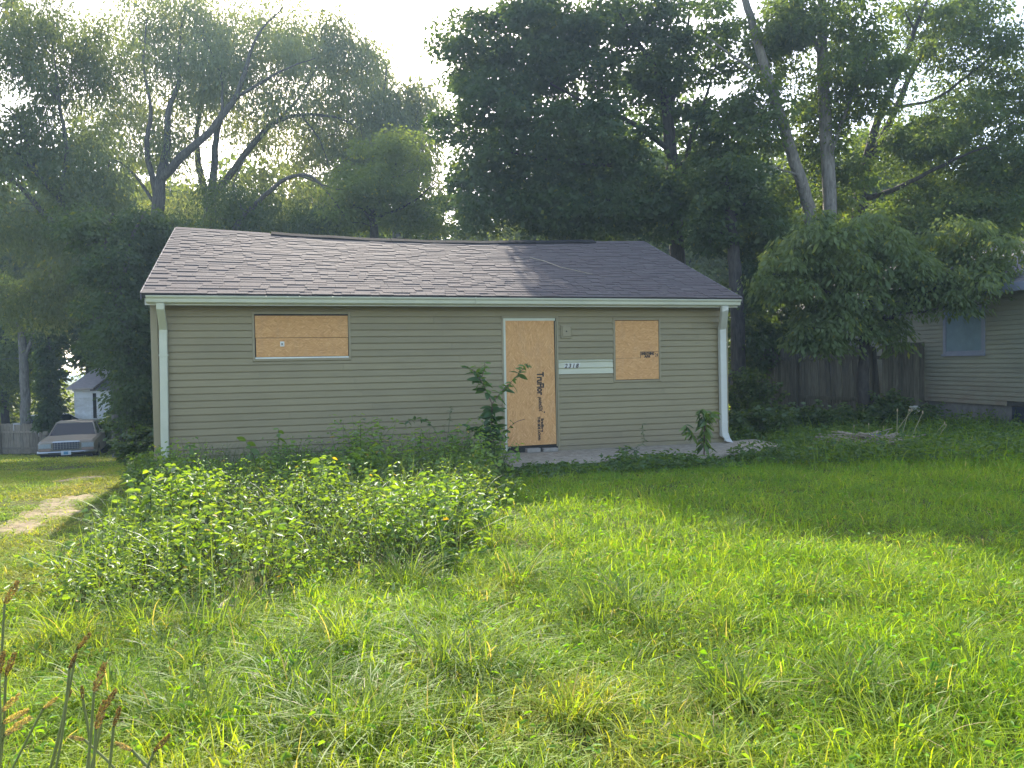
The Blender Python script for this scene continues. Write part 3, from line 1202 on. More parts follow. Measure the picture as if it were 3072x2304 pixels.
# ------------------------------------------------------------------ trees
def smooth_path(P, sub=4, jit=0.0, rg=None):
    """Catmull-Rom through rows of (x,y,z,r)"""
    P = np.array(P, float)
    if len(P) < 3:
        t = np.linspace(0, 1, 2 * sub + 1)[:, None]
        Q = P[0] * (1 - t) + P[-1] * t
    else:
        E_ = np.vstack([2 * P[0] - P[1], P, 2 * P[-1] - P[-2]])
        Q = []
        for i in range(1, len(E_) - 2):
            p0, p1, p2, p3 = E_[i - 1], E_[i], E_[i + 1], E_[i + 2]
            for k in range(sub):
                t = k / sub
                Q.append(0.5 * (2 * p1 + (p2 - p0) * t + (2 * p0 - 5 * p1 + 4 * p2 - p3) * t * t + (3 * p1 - p0 - 3 * p2 + p3) * t ** 3))
        Q.append(P[-1])
        Q = np.array(Q)
    if jit and rg is not None:
        Q[1:-1, :3] += rg.normal(0, jit, (len(Q) - 2, 3))
    Q[:, 3] = np.maximum(Q[:, 3], 0.004)
    return Q


def grow(root_name, label, cat, group, limbs, ellipses, base, rg, clump_r=0.6, nl=150, leaf=(0.11, 0.06), tints=((0.05, 0.085, 0.02), (0.09, 0.13, 0.03)),
         droop=0.3, flat=0.55, bark='bark_grey', sparse=0.0, twig_r=0.016, leaf_mat='leaf_tree', trunk_name='trunk', crown_name='crown', hang=False, twigs=True):
    """limbs: list of (n,4) xyz r ; ellipses: (cx,cy,cz,rx,ry,rz,n)"""
    base = np.array(base, float)
    root = empty(root_name, base)
    tag(root, label, cat, group)
    wood = Cloud()
    nodes = []
    for L_ in limbs:
        Q = smooth_path(L_, 4, 0.012, rg)
        sides = 9 if Q[0, 3] > 0.12 else 6
        wood.tube(Q[:, :3], Q[:, 3], sides, (1, 1, 1))
        m = len(Q)
        nodes += [q for i, q in enumerate(Q) if q[3] < 0.30 and (i > 0.3 * m or Q[0, 3] < 0.1)]
    nodes = [np.array(q) for q in nodes] or [np.array([*base, 0.1])]
    cents = []
    for (cx, cy, cz, rx, ry, rz, n) in ellipses:
        d = unit(rg.normal(size=(n, 3)))
        r_ = rg.random(n) ** 0.42
        c = np.array([cx, cy, cz]) + d * r_[:, None] * np.array([rx, ry, rz])
        cents.append(c)
    cents = np.concatenate(cents)
    gmin = gz(cents[:, 0], cents[:, 1]) + 0.3
    cents = cents[cents[:, 2] > gmin]
    ND = np.array(nodes)
    # connect the clumps, nearest first, letting later ones branch off earlier twigs
    if twigs:
        d0 = np.min(np.linalg.norm(cents[:, None, :] - ND[None, :, :3], axis=2), axis=1) if len(cents) * len(ND) < 4e6 else np.arange(len(cents))
        for ci in np.argsort(d0):
            c = cents[ci]
            dv = c - ND[:, :3]
            cost = np.linalg.norm(dv, axis=1) + 0.8 * np.maximum(0, -dv[:, 2])
            j = int(np.argmin(cost))
            a = ND[j]
            r0 = min(max(0.006, a[3] * 0.6), twig_r * (0.6 + 0.5 * np.linalg.norm(dv[j])))
            mid = a[:3] * 0.5 + c * 0.5 + np.array([0, 0, 0.10 * np.linalg.norm(dv[j])]) + rg.normal(0, 0.05, 3)
            Q = smooth_path([[*a[:3], r0], [*mid, r0 * 0.75], [*c, r0 * 0.4]], 2)
            wood.tube(Q[:, :3], Q[:, 3], 4, (1, 1, 1))
            ND = np.vstack([ND, Q[2:]])
    trunk = wood.build(trunk_name, MATS[bark], root, base, smooth=True)
    # leaves
    cl = Cloud()
    m = len(cents)
    k = np.maximum(8, (nl * (0.6 + 0.8 * rg.random(m)))).astype(int)
    idx = np.repeat(np.arange(m), k)
    n = len(idx)
    cr = clump_r * (0.65 + 0.7 * rg.random(m))
    d = unit(rg.normal(size=(n, 3)))
    rad = rg.random(n) ** 0.5
    off = d * rad[:, None] * cr[idx][:, None]
    off[:, 2] *= flat
    off[:, 2] -= droop * (off[:, 0] ** 2 + off[:, 1] ** 2) / (cr[idx] + 1e-6)
    if hang:
        off[:, 2] -= rg.random(n) ** 1.5 * clump_r * 1.1
    P = cents[idx] + off
    out = unit(off * np.array([1, 1, 0.4]) + rg.normal(0, 0.25, (n, 3)) * cr[idx][:, None])
    ax = out + np.array([0, 0, -1.0]) * (droop + rg.random(n) * (1.6 if hang else 0.7))[:, None]
    nr = np.array([0, 0, 0.75]) + rg.normal(0, 0.75, (n, 3))
    cs = (0.72 + 0.62 * rg.random(m))[idx]
    Ls = leaf[0] * (0.6 + 0.8 * rg.random(n)) * cs
    Ws = leaf[1] * (0.6 + 0.8 * rg.random(n)) * cs
    t0, t1 = np.array(tints[0]), np.array(tints[1])
    f = np.clip(0.55 * rg.random(m)[idx] + 0.45 * rg.random(n), 0, 1)[:, None]
    col = t0 * (1 - f) + t1 * f
    yel = rg.random(n) < 0.02
    col[yel] = col[yel] * np.array([2.0, 1.5, 0.8])
    cl.leaves(P, ax, nr, Ls, Ws, col)
    cl.build(crown_name, MATS[leaf_mat], root, base)
    return root


def limb_px(pts):
    """(px,py,dist,radius) -> xyz r"""
    return np.array([[*D(p[0], p[1], p[2]), p[3]] for p in pts])


def ell_px(lst):
    out = []
    for (px, py, dist, rx, ry, rd, n) in lst:
        c = D(px, py, dist)
        s = dist / F_PX
        out.append((c[0], c[1], c[2], rx * s, rd, ry * s, n))
    return out


def tree_px(name, label, group, trunk, limbs, crowns, seed, **k):
    rg = np.random.default_rng(seed)
    tr = limb_px(trunk)
    x, y = tr[0, 0] , tr[0, 1]
    g = float(gz(x, y))
    tr = np.vstack([[x, y, g - 0.2, tr[0, 3] * 1.35], [x, y, g + 0.35, tr[0, 3] * 1.12], tr]) if tr[0, 2] > g + 0.6 else tr
    L = [tr] + [limb_px(l) for l in limbs]
    return grow(name, label, 'tree', group, L, ell_px(crowns), (x, y, g), rg, **k)


VEILED = ((0.14, 0.175, 0.09), (0.25, 0.29, 0.15))  # pale grey-green leaf tints imitating the lens-flare veil
GREEN = ((0.065, 0.11, 0.028), (0.13, 0.18, 0.05))
DARK = ((0.045, 0.078, 0.024), (0.085, 0.125, 0.04))
LIGHT = ((0.11, 0.16, 0.04), (0.20, 0.25, 0.07))

# airy trees with veil-tinted leaves behind the left part of the house
tree_px('silver_maple', 'airy veil-tinted tree with a forked trunk rising behind the left gable', 'tall trees behind the house',
        [(455, 900, 36, 0.3192), (462, 760, 36, 0.3059), (474, 640, 36, 0.2926), (478, 545, 36, 0.2793)],
        [[(478, 545, 36, 0.2261), (500, 440, 36.3, 0.1729), (505, 330, 36.5, 0.133), (535, 250, 36.6, 0.0931), (540, 120, 36.6, 0.0532), (560, 0, 36.6, 0.0266)],
         [(478, 545, 36, 0.2128), (545, 470, 35.6, 0.1862), (620, 405, 35.4, 0.1596), (668, 345, 35.3, 0.1463), (705, 295, 35.2, 0.1197), (735, 215, 35, 0.0931), (770, 110, 35, 0.0532), (850, 20, 35, 0.0266)],
         [(700, 300, 35.2, 0.0931), (780, 250, 34.8, 0.0665), (860, 205, 34.5, 0.0399), (945, 175, 34.3, 0.01995)],
         [(474, 600, 36, 0.1463), (440, 450, 35.5, 0.1197), (452, 330, 35.2, 0.0798), (430, 200, 35, 0.0532), (440, 60, 35, 0.0266)],
         [(470, 620, 36, 0.0931), (400, 520, 36.5, 0.0665), (330, 470, 37, 0.0399), (260, 440, 37, 0.01995)],
         [(668, 345, 35.3, 0.0798), (660, 220, 35.8, 0.0532), (610, 110, 36, 0.0266)]],
        [(480, 110, 37.6, 260, 170, 3.458, 124), (330, 330, 38.1, 150, 160, 3.192, 66), (640, 170, 37.1, 200, 170, 2.926, 74), (800, 190, 36.6, 160, 150, 2.394, 43), (460, 420, 37.6, 150, 110, 2.66, 43), (520, 640, 38.6, 130, 90, 2.66, 36)],
        11, clump_r=0.95, nl=150, leaf=(0.19, 0.058), tints=VEILED, droop=0.35, hang=True, bark='bark_grey')
tree_px('silver_maple', 'spreading veil-tinted tree whose long limb reaches over the roof gap', 'tall trees behind the house',
        [(628, 760, 39, 0.354), (630, 680, 39, 0.3304), (632, 600, 39, 0.3068)],
        [[(632, 600, 39, 0.2124), (642, 500, 39, 0.177), (648, 420, 39.2, 0.1534), (668, 335, 39.3, 0.1298), (720, 250, 39.5, 0.0826), (760, 150, 39.5, 0.0354)],
         [(630, 605, 39, 0.2006), (600, 520, 39.4, 0.1652), (590, 400, 39.8, 0.1298), (612, 250, 40, 0.0826), (598, 90, 40, 0.0354)],
         [(632, 600, 39, 0.2006), (700, 510, 38.6, 0.1652), (765, 425, 38.2, 0.1416), (825, 368, 38, 0.118), (905, 345, 37.8, 0.0826), (1010, 352, 37.5, 0.059), (1100, 400, 37.2, 0.0236)],
         [(825, 368, 38, 0.0826), (900, 290, 38.4, 0.059), (950, 200, 38.6, 0.0354)],
         [(905, 345, 37.8, 0.059), (960, 420, 37.6, 0.0413), (985, 500, 37.4, 0.0236)]],
        [(760, 60, 40.6, 190, 110, 3, 49), (560, 60, 40.6, 150, 90, 3, 30), (860, 420, 41.6, 150, 120, 3, 32), (640, 300, 41.1, 150, 170, 2.95, 57), (880, 250, 40.1, 190, 150, 2.95, 66), (1020, 380, 39.1, 150, 120, 2.596, 57), (1090, 220, 40.1, 95, 110, 2.36, 23), (760, 600, 40.6, 170, 90, 2.832, 66), (940, 90, 41.1, 200, 90, 2.36, 43)],
        12, clump_r=0.98, nl=135, leaf=(0.20, 0.06), tints=VEILED, droop=0.35, hang=True, bark='bark_grey')
tree_px('hanging_tree', 'slim tree with an arching bare limb drooping over the ridge', 'tall trees behind the house',
        [(700, 760, 29, 0.15), (720, 660, 29, 0.13)],
        [[(720, 660, 29, 0.11), (790, 590, 28.8, 0.09), (860, 535, 28.5, 0.07), (930, 528, 28.2, 0.055), (985, 580, 28, 0.04), (1040, 655, 28, 0.02)],
         [(900, 528, 28.3, 0.035), (985, 560, 28, 0.022), (1035, 570, 28, 0.012)],
         [(735, 645, 29, 0.06), (700, 560, 29.3, 0.04), (740, 470, 29.5, 0.02)]],
        [(720, 600, 29.5, 110, 90, 1.6, 33), (650, 660, 30, 120, 60, 2, 39), (960, 640, 29, 110, 50, 1.6, 18), (830, 660, 30, 130, 40, 2, 30)],
        13, clump_r=0.65, nl=140, leaf=(0.13, 0.055), tints=((0.055, 0.085, 0.028), (0.11, 0.15, 0.05)), droop=0.4, hang=True)
tree_px('leaning_tree', 'tree with twin trunks leaning out over the drive', 'tall trees behind the house',
        [(345, 930, 25, 0.20), (320, 840, 25, 0.19), (300, 800, 25, 0.18)],
        [[(305, 810, 25, 0.13), (240, 690, 24.8, 0.115), (180, 600, 24.6, 0.10), (110, 520, 24.4, 0.08), (40, 450, 24.3, 0.05), (-60, 380, 24.2, 0.03)],
         [(300, 800, 25, 0.13), (225, 740, 24.5, 0.12), (130, 640, 24.2, 0.09), (60, 560, 24, 0.06), (-40, 480, 24, 0.03)],
         [(180, 600, 24.6, 0.07), (200, 450, 24.8, 0.06), (175, 300, 25, 0.05), (165, 180, 25, 0.03), (140, 60, 25, 0.02)],
         [(110, 520, 24.4, 0.04), (60, 370, 24.5, 0.035), (0, 310, 24.6, 0.02)],
         [(260, 720, 24.8, 0.06), (300, 600, 25.2, 0.045), (330, 480, 25.5, 0.025)],
         [(175, 300, 25, 0.035), (80, 200, 25, 0.025), (0, 150, 25, 0.015)]],
        [(20, 60, 26, 140, 120, 2.2, 44), (260, 120, 26, 120, 130, 2, 36), (180, 380, 26, 120, 110, 2, 30), (130, 130, 25, 170, 150, 2.2, 70), (60, 420, 24.5, 120, 130, 2, 38), (260, 520, 25, 120, 110, 2, 45), (130, 640, 24.5, 170, 90, 2.2, 54), (90, 860, 25.5, 140, 100, 2.2, 54), (280, 760, 25.5, 110, 90, 1.8, 42), (-90, 300, 24.5, 120, 260, 2.2, 48)],
        14, clump_r=0.66, nl=150, leaf=(0.12, 0.052), tints=((0.085, 0.12, 0.05), (0.16, 0.19, 0.09)), droop=0.35, hang=True)  # greyed leaf tints imitate the same flare veil
tree_px('yard_tree', 'dense low-branched tree hiding the side wall of the house', 'trees at the left side of the house',
        [(392, 1050, 19.5, 0.16), (372, 980, 19.5, 0.15), (352, 880, 19.5, 0.13), (330, 820, 19.5, 0.11)],
        [[(352, 880, 19.5, 0.09), (380, 780, 19.6, 0.07), (400, 700, 19.6, 0.04), (430, 640, 19.6, 0.02)],
         [(330, 820, 19.5, 0.09), (318, 730, 19.4, 0.06), (340, 640, 19.3, 0.03)],
         [(372, 980, 19.5, 0.06), (320, 950, 19, 0.04), (270, 960, 18.8, 0.02)]],
        [(390, 960, 19.8, 110, 130, 1.5, 46), (400, 800, 20, 110, 110, 1.6, 40), (330, 700, 20, 110, 90, 1.6, 28), (390, 1060, 19.5, 75, 90, 1.3, 32), (425, 1180, 19, 60, 100, 1.1, 26), (470, 690, 20.5, 120, 60, 1.4, 26)],
        15, clump_r=0.5, nl=170, leaf=(0.105, 0.06), tints=DARK, droop=0.3, bark='bark_grey')
# small light tree seen above the middle of the ridge
tree_px('young_tree', 'small tree with a dark forked trunk above the middle of the ridge', 'trees behind the house',
        [(1122, 790, 29, 0.17), (1122, 700, 29, 0.16), (1118, 650, 29, 0.14)],
        [[(1118, 650, 29, 0.10), (1085, 590, 29, 0.07), (1040, 555, 28.8, 0.04), (1010, 500, 28.6, 0.02)],
         [(1118, 650, 29, 0.10), (1140, 590, 29.2, 0.07), (1180, 540, 29.4, 0.05), (1190, 450, 29.5, 0.02)],
         [(1120, 670, 29, 0.07), (1090, 630, 28.6, 0.05), (1060, 615, 28.4, 0.02)],
         [(1130, 650, 29, 0.07), (1190, 630, 28.8, 0.05), (1260, 590, 28.6, 0.03), (1310, 540, 28.5, 0.015)],
         [(1210, 720, 30, 0.09), (1240, 670, 30, 0.07), (1290, 620, 30, 0.05), (1330, 560, 30, 0.02)]],
        [(1100, 560, 29, 120, 70, 1.8, 48), (1220, 600, 29.5, 120, 80, 1.8, 48), (1180, 470, 29.5, 110, 90, 1.8, 42), (1280, 680, 30, 90, 60, 1.6, 28), (1040, 640, 29, 80, 60, 1.4, 22)],
        16, clump_r=0.6, nl=150, leaf=(0.12, 0.065), tints=LIGHT, droop=0.3, bark='bark_dark')
tree_px('willow', 'pale feathery tree standing in the bright gap between the crowns', 'trees behind the house',
        [(1190, 720, 38, 0.22), (1185, 560, 38, 0.18), (1180, 440, 38, 0.12)],
        [[(1180, 440, 38, 0.10), (1150, 330, 38, 0.07), (1160, 200, 38, 0.03)], [(1185, 520, 38, 0.10), (1240, 400, 38, 0.06), (1260, 280, 38, 0.03)], [(1185, 560, 38, 0.09), (1110, 470, 38, 0.05), (1080, 380, 38, 0.02)]],
        [(1010, 130, 41, 150, 120, 2.6, 30), (1120, 160, 40, 80, 120, 2.2, 16), (960, 420, 43, 130, 130, 2.6, 30), (1080, 300, 42, 110, 110, 2.4, 24), (1170, 330, 38, 110, 150, 2.6, 60), (1230, 480, 38.5, 110, 110, 2.4, 45), (1110, 480, 38, 90, 90, 2.2, 33), (1270, 300, 38.5, 60, 80, 2, 18)],
        17, clump_r=1.0, nl=150, leaf=(0.24, 0.07), tints=((0.10, 0.125, 0.06), (0.19, 0.22, 0.11)), droop=0.35, hang=True)
# the big dark maple over the right part of the roof
tree_px('maple', 'big dense dark maple towering over the right half of the roof', 'tall trees behind the house',
        [(2035, 900, 25.5, 0.27), (2034, 790, 25.5, 0.25), (2025, 640, 25.5, 0.23), (2018, 520, 25.5, 0.22), (2008, 400, 25.5, 0.20), (1996, 290, 25.5, 0.16)],
        [[(1996, 290, 25.5, 0.12), (1960, 190, 25.3, 0.09), (1900, 110, 25, 0.06), (1850, 20, 25, 0.03)],
         [(2005, 380, 25.5, 0.10), (2030, 250, 25.8, 0.08), (2060, 120, 26, 0.05), (2070, 0, 26, 0.02)],
         [(2030, 640, 25.5, 0.13), (2052, 520, 25.7, 0.11), (2075, 410, 25.8, 0.08), (2120, 290, 26, 0.05), (2150, 180, 26, 0.02)],
         [(2010, 450, 25.5, 0.10), (1900, 370, 25, 0.08), (1780, 320, 24.6, 0.06), (1650, 250, 24.4, 0.03)],
         [(2020, 560, 25.5, 0.09), (1900, 510, 25, 0.07), (1760, 490, 24.4, 0.05), (1600, 470, 24, 0.03), (1460, 440, 23.8, 0.015)],
         [(2024, 640, 25.5, 0.08), (1920, 610, 24.8, 0.06), (1800, 600, 24.2, 0.04), (1680, 620, 23.8, 0.02)],
         [(1780, 320, 24.6, 0.045), (1650, 330, 24.4, 0.03), (1500, 300, 24.2, 0.015)],
         [(2015, 500, 25.5, 0.07), (2120, 470, 25, 0.05), (2200, 480, 24.6, 0.03)]],
        [(1800, 120, 25.3, 330, 190, 2.6, 120), (1560, 170, 25, 210, 170, 2.4, 80), (1480, 380, 24.8, 170, 170, 2.2, 70), (1720, 420, 24.8, 260, 170, 2.4, 110),
         (1500, 600, 24.8, 190, 90, 2.0, 56), (1750, 630, 24.8, 240, 75, 2.0, 70), (2050, 180, 25.6, 190, 180, 2.2, 60), (1980, 600, 25.0, 190, 110, 1.8, 50), (1390, 180, 25.5, 90, 120, 1.8, 18), (2140, 420, 25.6, 120, 140, 1.6, 30)],
        18, clump_r=0.62, nl=165, leaf=(0.135, 0.10), tints=((0.042, 0.078, 0.028), (0.085, 0.13, 0.045)), droop=0.25, bark='bark_dark')
tree_px('slim_maple', 'straight dark trunk standing just beyond the right end of the roof', 'trees behind the house',
        [(2212, 960, 22, 0.20), (2208, 860, 22, 0.19), (2200, 740, 22, 0.17), (2190, 640, 22, 0.14), (2180, 520, 22, 0.09)],
        [[(2195, 680, 22, 0.07), (2240, 600, 22, 0.05), (2280, 520, 22, 0.02)], [(2200, 740, 22, 0.06), (2140, 660, 22.2, 0.04), (2110, 600, 22.4, 0.02)]],
        [(2190, 560, 22.3, 110, 90, 1.5, 44), (2270, 690, 22.5, 90, 80, 1.4, 31), (2130, 690, 22.5, 70, 60, 1.3, 18), (2260, 860, 22.5, 60, 100, 1.2, 26), (2250, 1010, 23.2, 75, 110, 1.2, 40), (2330, 960, 24.5, 60, 90, 1.0, 24)],
        19, clump_r=0.5, nl=150, leaf=(0.12, 0.08), tints=DARK, droop=0.3, bark='bark_dark')
tree_px('ash_tree', 'tall tree with two grey trunks, one leaning left and one upright', 'tall trees beside the neighbouring house',
        [(2470, 900, 23, 0.26), (2462, 780, 23, 0.25), (2458, 690, 23, 0.24)],
        [[(2440, 700, 23, 0.19), (2425, 620, 23, 0.18), (2395, 520, 22.8, 0.17), (2355, 390, 22.6, 0.16), (2310, 250, 22.4, 0.14), (2268, 110, 22.2, 0.12), (2235, 0, 22, 0.10), (2215, -60, 22, 0.08)],
         [(2475, 700, 23, 0.20), (2490, 610, 23.1, 0.20), (2484, 480, 23.2, 0.19), (2474, 330, 23.3, 0.18), (2468, 180, 23.4, 0.16), (2466, 0, 23.5, 0.13), (2466, -60, 23.5, 0.11)],
         [(2484, 480, 23.2, 0.07), (2540, 330, 23, 0.05), (2590, 200, 22.8, 0.03), (2620, 90, 22.6, 0.015)],
         [(2470, 180, 23.4, 0.08), (2420, 70, 23.2, 0.06), (2390, -20, 23, 0.03)],
         [(2310, 250, 22.4, 0.05), (2200, 170, 22.2, 0.035), (2120, 110, 22, 0.02)],
         [(2400, 525, 22.8, 0.03), (2350, 510, 22, 0.02), (2325, 500, 21.8, 0.01)]],
        [(2400, 90, 23, 230, 120, 2.2, 88), (2560, 230, 23, 130, 150, 2, 58), (2280, 330, 22.8, 100, 120, 1.6, 32), (2430, 400, 24.2, 110, 120, 1.4, 30), (2340, 640, 24.2, 90, 110, 1.4, 25), (2530, 560, 24.2, 80, 90, 1.4, 20)],
        20, clump_r=0.58, nl=150, leaf=(0.13, 0.07), tints=GREEN, droop=0.35, bark='bark_pale')
tree_px('locust_tree', 'tree with a fan of slanting dark limbs above the neighbouring roof', 'tall trees beside the neighbouring house',
        [(2575, 800, 26, 0.26), (2578, 640, 26, 0.24), (2588, 540, 26, 0.22)],
        [[(2588, 540, 26, 0.15), (2608, 440, 26, 0.14), (2650, 320, 26, 0.12), (2690, 230, 25.8, 0.10), (2745, 90, 25.6, 0.07), (2790, -20, 25.5, 0.05)],
         [(2590, 530, 26, 0.15), (2640, 430, 26.2, 0.13), (2690, 320, 26.3, 0.11), (2750, 190, 26.4, 0.08), (2830, 80, 26.4, 0.06), (2900, -20, 26.5, 0.03)],
         [(2690, 320, 26.3, 0.06), (2800, 300, 26, 0.05), (2900, 230, 25.8, 0.04), (3000, 150, 25.6, 0.03), (3090, 120, 25.5, 0.02)],
         [(2640, 430, 26.2, 0.07), (2760, 360, 26, 0.05), (2880, 350, 25.8, 0.03), (3000, 330, 25.5, 0.02)],
         [(2585, 600, 26, 0.10), (2680, 570, 25.2, 0.08), (2780, 520, 24.6, 0.06), (2880, 470, 24, 0.04), (2960, 440, 23.6, 0.02)],
         [(2745, 90, 25.6, 0.04), (2700, 0, 25.6, 0.03), (2680, -60, 25.6, 0.02)]],
        [(2800, 100, 26, 190, 150, 2.2, 64), (2980, 230, 25.6, 160, 190, 2.2, 76), (2780, 420, 25.6, 190, 110, 2.2, 70), (2970, 500, 24.8, 150, 130, 2, 64), (2700, 640, 25.6, 150, 90, 2, 48), (2900, 660, 24.6, 180, 90, 2, 62), (3120, 400, 25, 100, 260, 2, 56)],
        21, clump_r=0.6, nl=150, leaf=(0.13, 0.065), tints=GREEN, droop=0.35, bark='bark_dark')
tree_px('hackberry', 'low spreading tree with drooping leaves in front of the neighbouring house', 'trees beside the neighbouring house',
        [(2590, 1130, 17, 0.13), (2592, 1060, 17, 0.12), (2598, 1000, 17, 0.11)],
        [[(2598, 1000, 17, 0.075), (2640, 965, 16.8, 0.065), (2700, 940, 16.5, 0.05), (2780, 880, 16.2, 0.035), (2860, 800, 16, 0.015)],
         [(2596, 1010, 17, 0.08), (2560, 900, 16.8, 0.06), (2500, 800, 16.5, 0.04), (2440, 720, 16.3, 0.02)],
         [(2596, 1000, 17, 0.07), (2610, 860, 17, 0.055), (2600, 740, 17, 0.03), (2580, 660, 17, 0.015)],
         [(2560, 900, 16.8, 0.04), (2440, 860, 16.2, 0.025), (2320, 820, 15.9, 0.012)],
         [(2592, 1030, 17, 0.05), (2500, 1000, 16.4, 0.03), (2420, 980, 16, 0.015)],
         [(2700, 940, 16.5, 0.03), (2800, 930, 16.2, 0.02), (2880, 900, 16, 0.01)]],
        [(2440, 720, 16.3, 130, 85, 0.9, 39), (2360, 830, 16.2, 120, 75, 0.8, 34), (2520, 830, 16.5, 140, 100, 1.0, 42), (2620, 720, 16.8, 130, 90, 1.0, 31), (2500, 950, 16.3, 130, 80, 0.8, 32), (2440, 1010, 16.0, 70, 40, 0.5, 10), (2720, 800, 16.5, 120, 90, 0.9, 29), (2820, 830, 16.2, 100, 80, 0.8, 20), (2640, 920, 16.8, 90, 70, 0.8, 15), (2700, 1000, 16.6, 50, 40, 0.5, 7), (2900, 850, 16, 100, 60, 0.8, 26), (2960, 780, 16.5, 110, 70, 0.9, 30), (2850, 720, 17, 120, 70, 1.0, 30)],
        22, clump_r=0.36, nl=95, leaf=(0.125, 0.05), tints=((0.085, 0.13, 0.04), (0.18, 0.23, 0.085)), droop=0.7, hang=False, flat=0.5, bark='bark_dark', twig_r=0.012)
tree_px('old_tree', 'old tree with a pale trunk standing behind the weathered fence by the drive', 'trees beyond the drive',
        [(78, 1300, 38, 0.25), (75, 1200, 38, 0.22), (70, 1080, 38, 0.20), (62, 960, 38, 0.16)],
        [[(70, 1080, 38, 0.10), (110, 980, 38, 0.08), (140, 880, 38, 0.04)], [(66, 1010, 38, 0.10), (20, 900, 38, 0.07), (-20, 820, 38, 0.03)]],
        [(60, 900, 38, 120, 100, 2.4, 34), (20, 1100, 39, 60, 70, 1.5, 16), (120, 1010, 39, 60, 60, 1.4, 14)],
        23, clump_r=0.8, nl=140, leaf=(0.19, 0.12), tints=LIGHT, droop=0.3, bark='bark_pale')
tree_px('ivy_tree', 'trunk wrapped from top to bottom in dark ivy near the white house', 'trees beyond the drive',
        [(150, 1330, 33, 0.16), (148, 1150, 33, 0.14), (145, 950, 33, 0.10), (150, 800, 33, 0.05)],
        [[(147, 1050, 33, 0.05), (120, 960, 33, 0.03), (90, 900, 33, 0.015)]],
        [(148, 1230, 33, 26, 90, 0.4, 26), (150, 1100, 33, 28, 110, 0.45, 28), (148, 960, 33, 45, 110, 0.8, 28), (210, 1000, 34, 70, 90, 1.2, 22)],
        24, clump_r=0.42, nl=120, leaf=(0.15, 0.10), tints=DARK, droop=0.3)

# woods beyond: a few kinds, each tree set down separately
PROTO = []


def far_tree(seed, h, rad, tints, label):
    rg = np.random.default_rng(seed)
    limbs = [np.array([[0, 0, -2.5, 0.32], [0, 0, 0.4, 0.28], [0.1, 0, h * 0.35, 0.2], [0.0, 0.1, h * 0.7, 0.1]])]
    for k in range(7):
        a = k * 2.4 + rg.random()
        z0 = h * (0.28 + 0.07 * k)
        r_ = rad * (0.8 - 0.05 * k)
        limbs.append(np.array([[0.05, 0.05, z0, 0.09], [r_ * 0.5 * cos(a), r_ * 0.5 * sin(a), z0 + h * 0.10, 0.06], [r_ * cos(a), r_ * sin(a), z0 + h * 0.16, 0.02]]))
    ells = [(0, 0, h * 0.62, rad * 0.85, rad * 0.85, h * 0.36, 70)]
    for k in range(6):
        a = k * 1.05 + rg.random() * 0.5
        ells.append((rad * 0.55 * cos(a), rad * 0.55 * sin(a), h * (0.35 + 0.4 * rg.random()), rad * 0.5, rad * 0.5, h * 0.16, 18))
    t = grow('woodland_tree', label, 'tree', 'woods beyond the yards', limbs, ells, (0, 0, 0), rg, clump_r=0.95, nl=115, leaf=(0.26, 0.17), tints=tints, droop=0.3, bark='bark_dark', twigs=False)
    return t


KINDS = [(31, 12.5, 4.3, ((0.06, 0.10, 0.022), (0.12, 0.17, 0.04)), 'mid-green leafy tree in the woods beyond the yards'),
         (32, 11.0, 3.8, ((0.09, 0.13, 0.03), (0.17, 0.21, 0.06)), 'light yellow-green tree in the woods beyond the yards'),
         (33, 13.5, 4.6, ((0.04, 0.072, 0.02), (0.08, 0.115, 0.035)), 'deep green broad tree in the woods beyond the yards')]
SPOTS = [[(-31, 47), (-17.5, 52), (-3, 49), (13, 46), (27, 44), (-8.5, 43), (35, 38), (-38, 58)],
         [(-26.5, 55), (-12.5, 46.5), (4, 53), (9, 41), (20.5, 51), (1.5, 44), (33, 52), (-21, 45.5)],
         [(-36, 44), (-22.5, 61), (17, 39), (-6, 58), (30.5, 33), (8, 58), (24, 35), (14, 60), (40, 45)]]
TALL = [[(9.5, 53, 1.6), (25, 50, 1.4), (-15.5, 53, 1.6), (-30, 55, 1.8), (-36.5, 50, 1.7)], [(5, 48, 1.5), (13.5, 47, 1.5), (19, 56, 1.6), (-22.5, 56, 1.85), (-11.5, 56, 1.65), (30, 46, 1.35), (-26, 50, 1.6)], [(-17.8, 41.5, 1.02)]]
for (sd, h, rd, tn, lab), spots, tall in zip(KINDS, SPOTS, TALL):
    proto = far_tree(sd, h, rd, tn, lab)
    for i, (x, y, big) in enumerate([(*q, 1.0) for q in spots] + tall):
        if i == 0:
            t = proto
        else:
            t = proto.copy()
            COL.objects.link(t)
            for ch in proto.children:
                c2 = ch.copy()
                COL.objects.link(c2)
                c2.parent = t
        t.location = (x, y, float(gz(x, y)))
        t.rotation_euler = (0, 0, sd + i * 1.9)
        s = (0.88 + 0.24 * ((i * 37 % 11) / 10)) if big == 1.0 else big
        if i and big > 1.0:
            t['label'] = 'taller ' + lab if big > 1.1 else 'deep green tree whose shade falls on the parked sedan'
        t.scale = (s, s, s * (0.92 + 0.02 * (i % 5)))


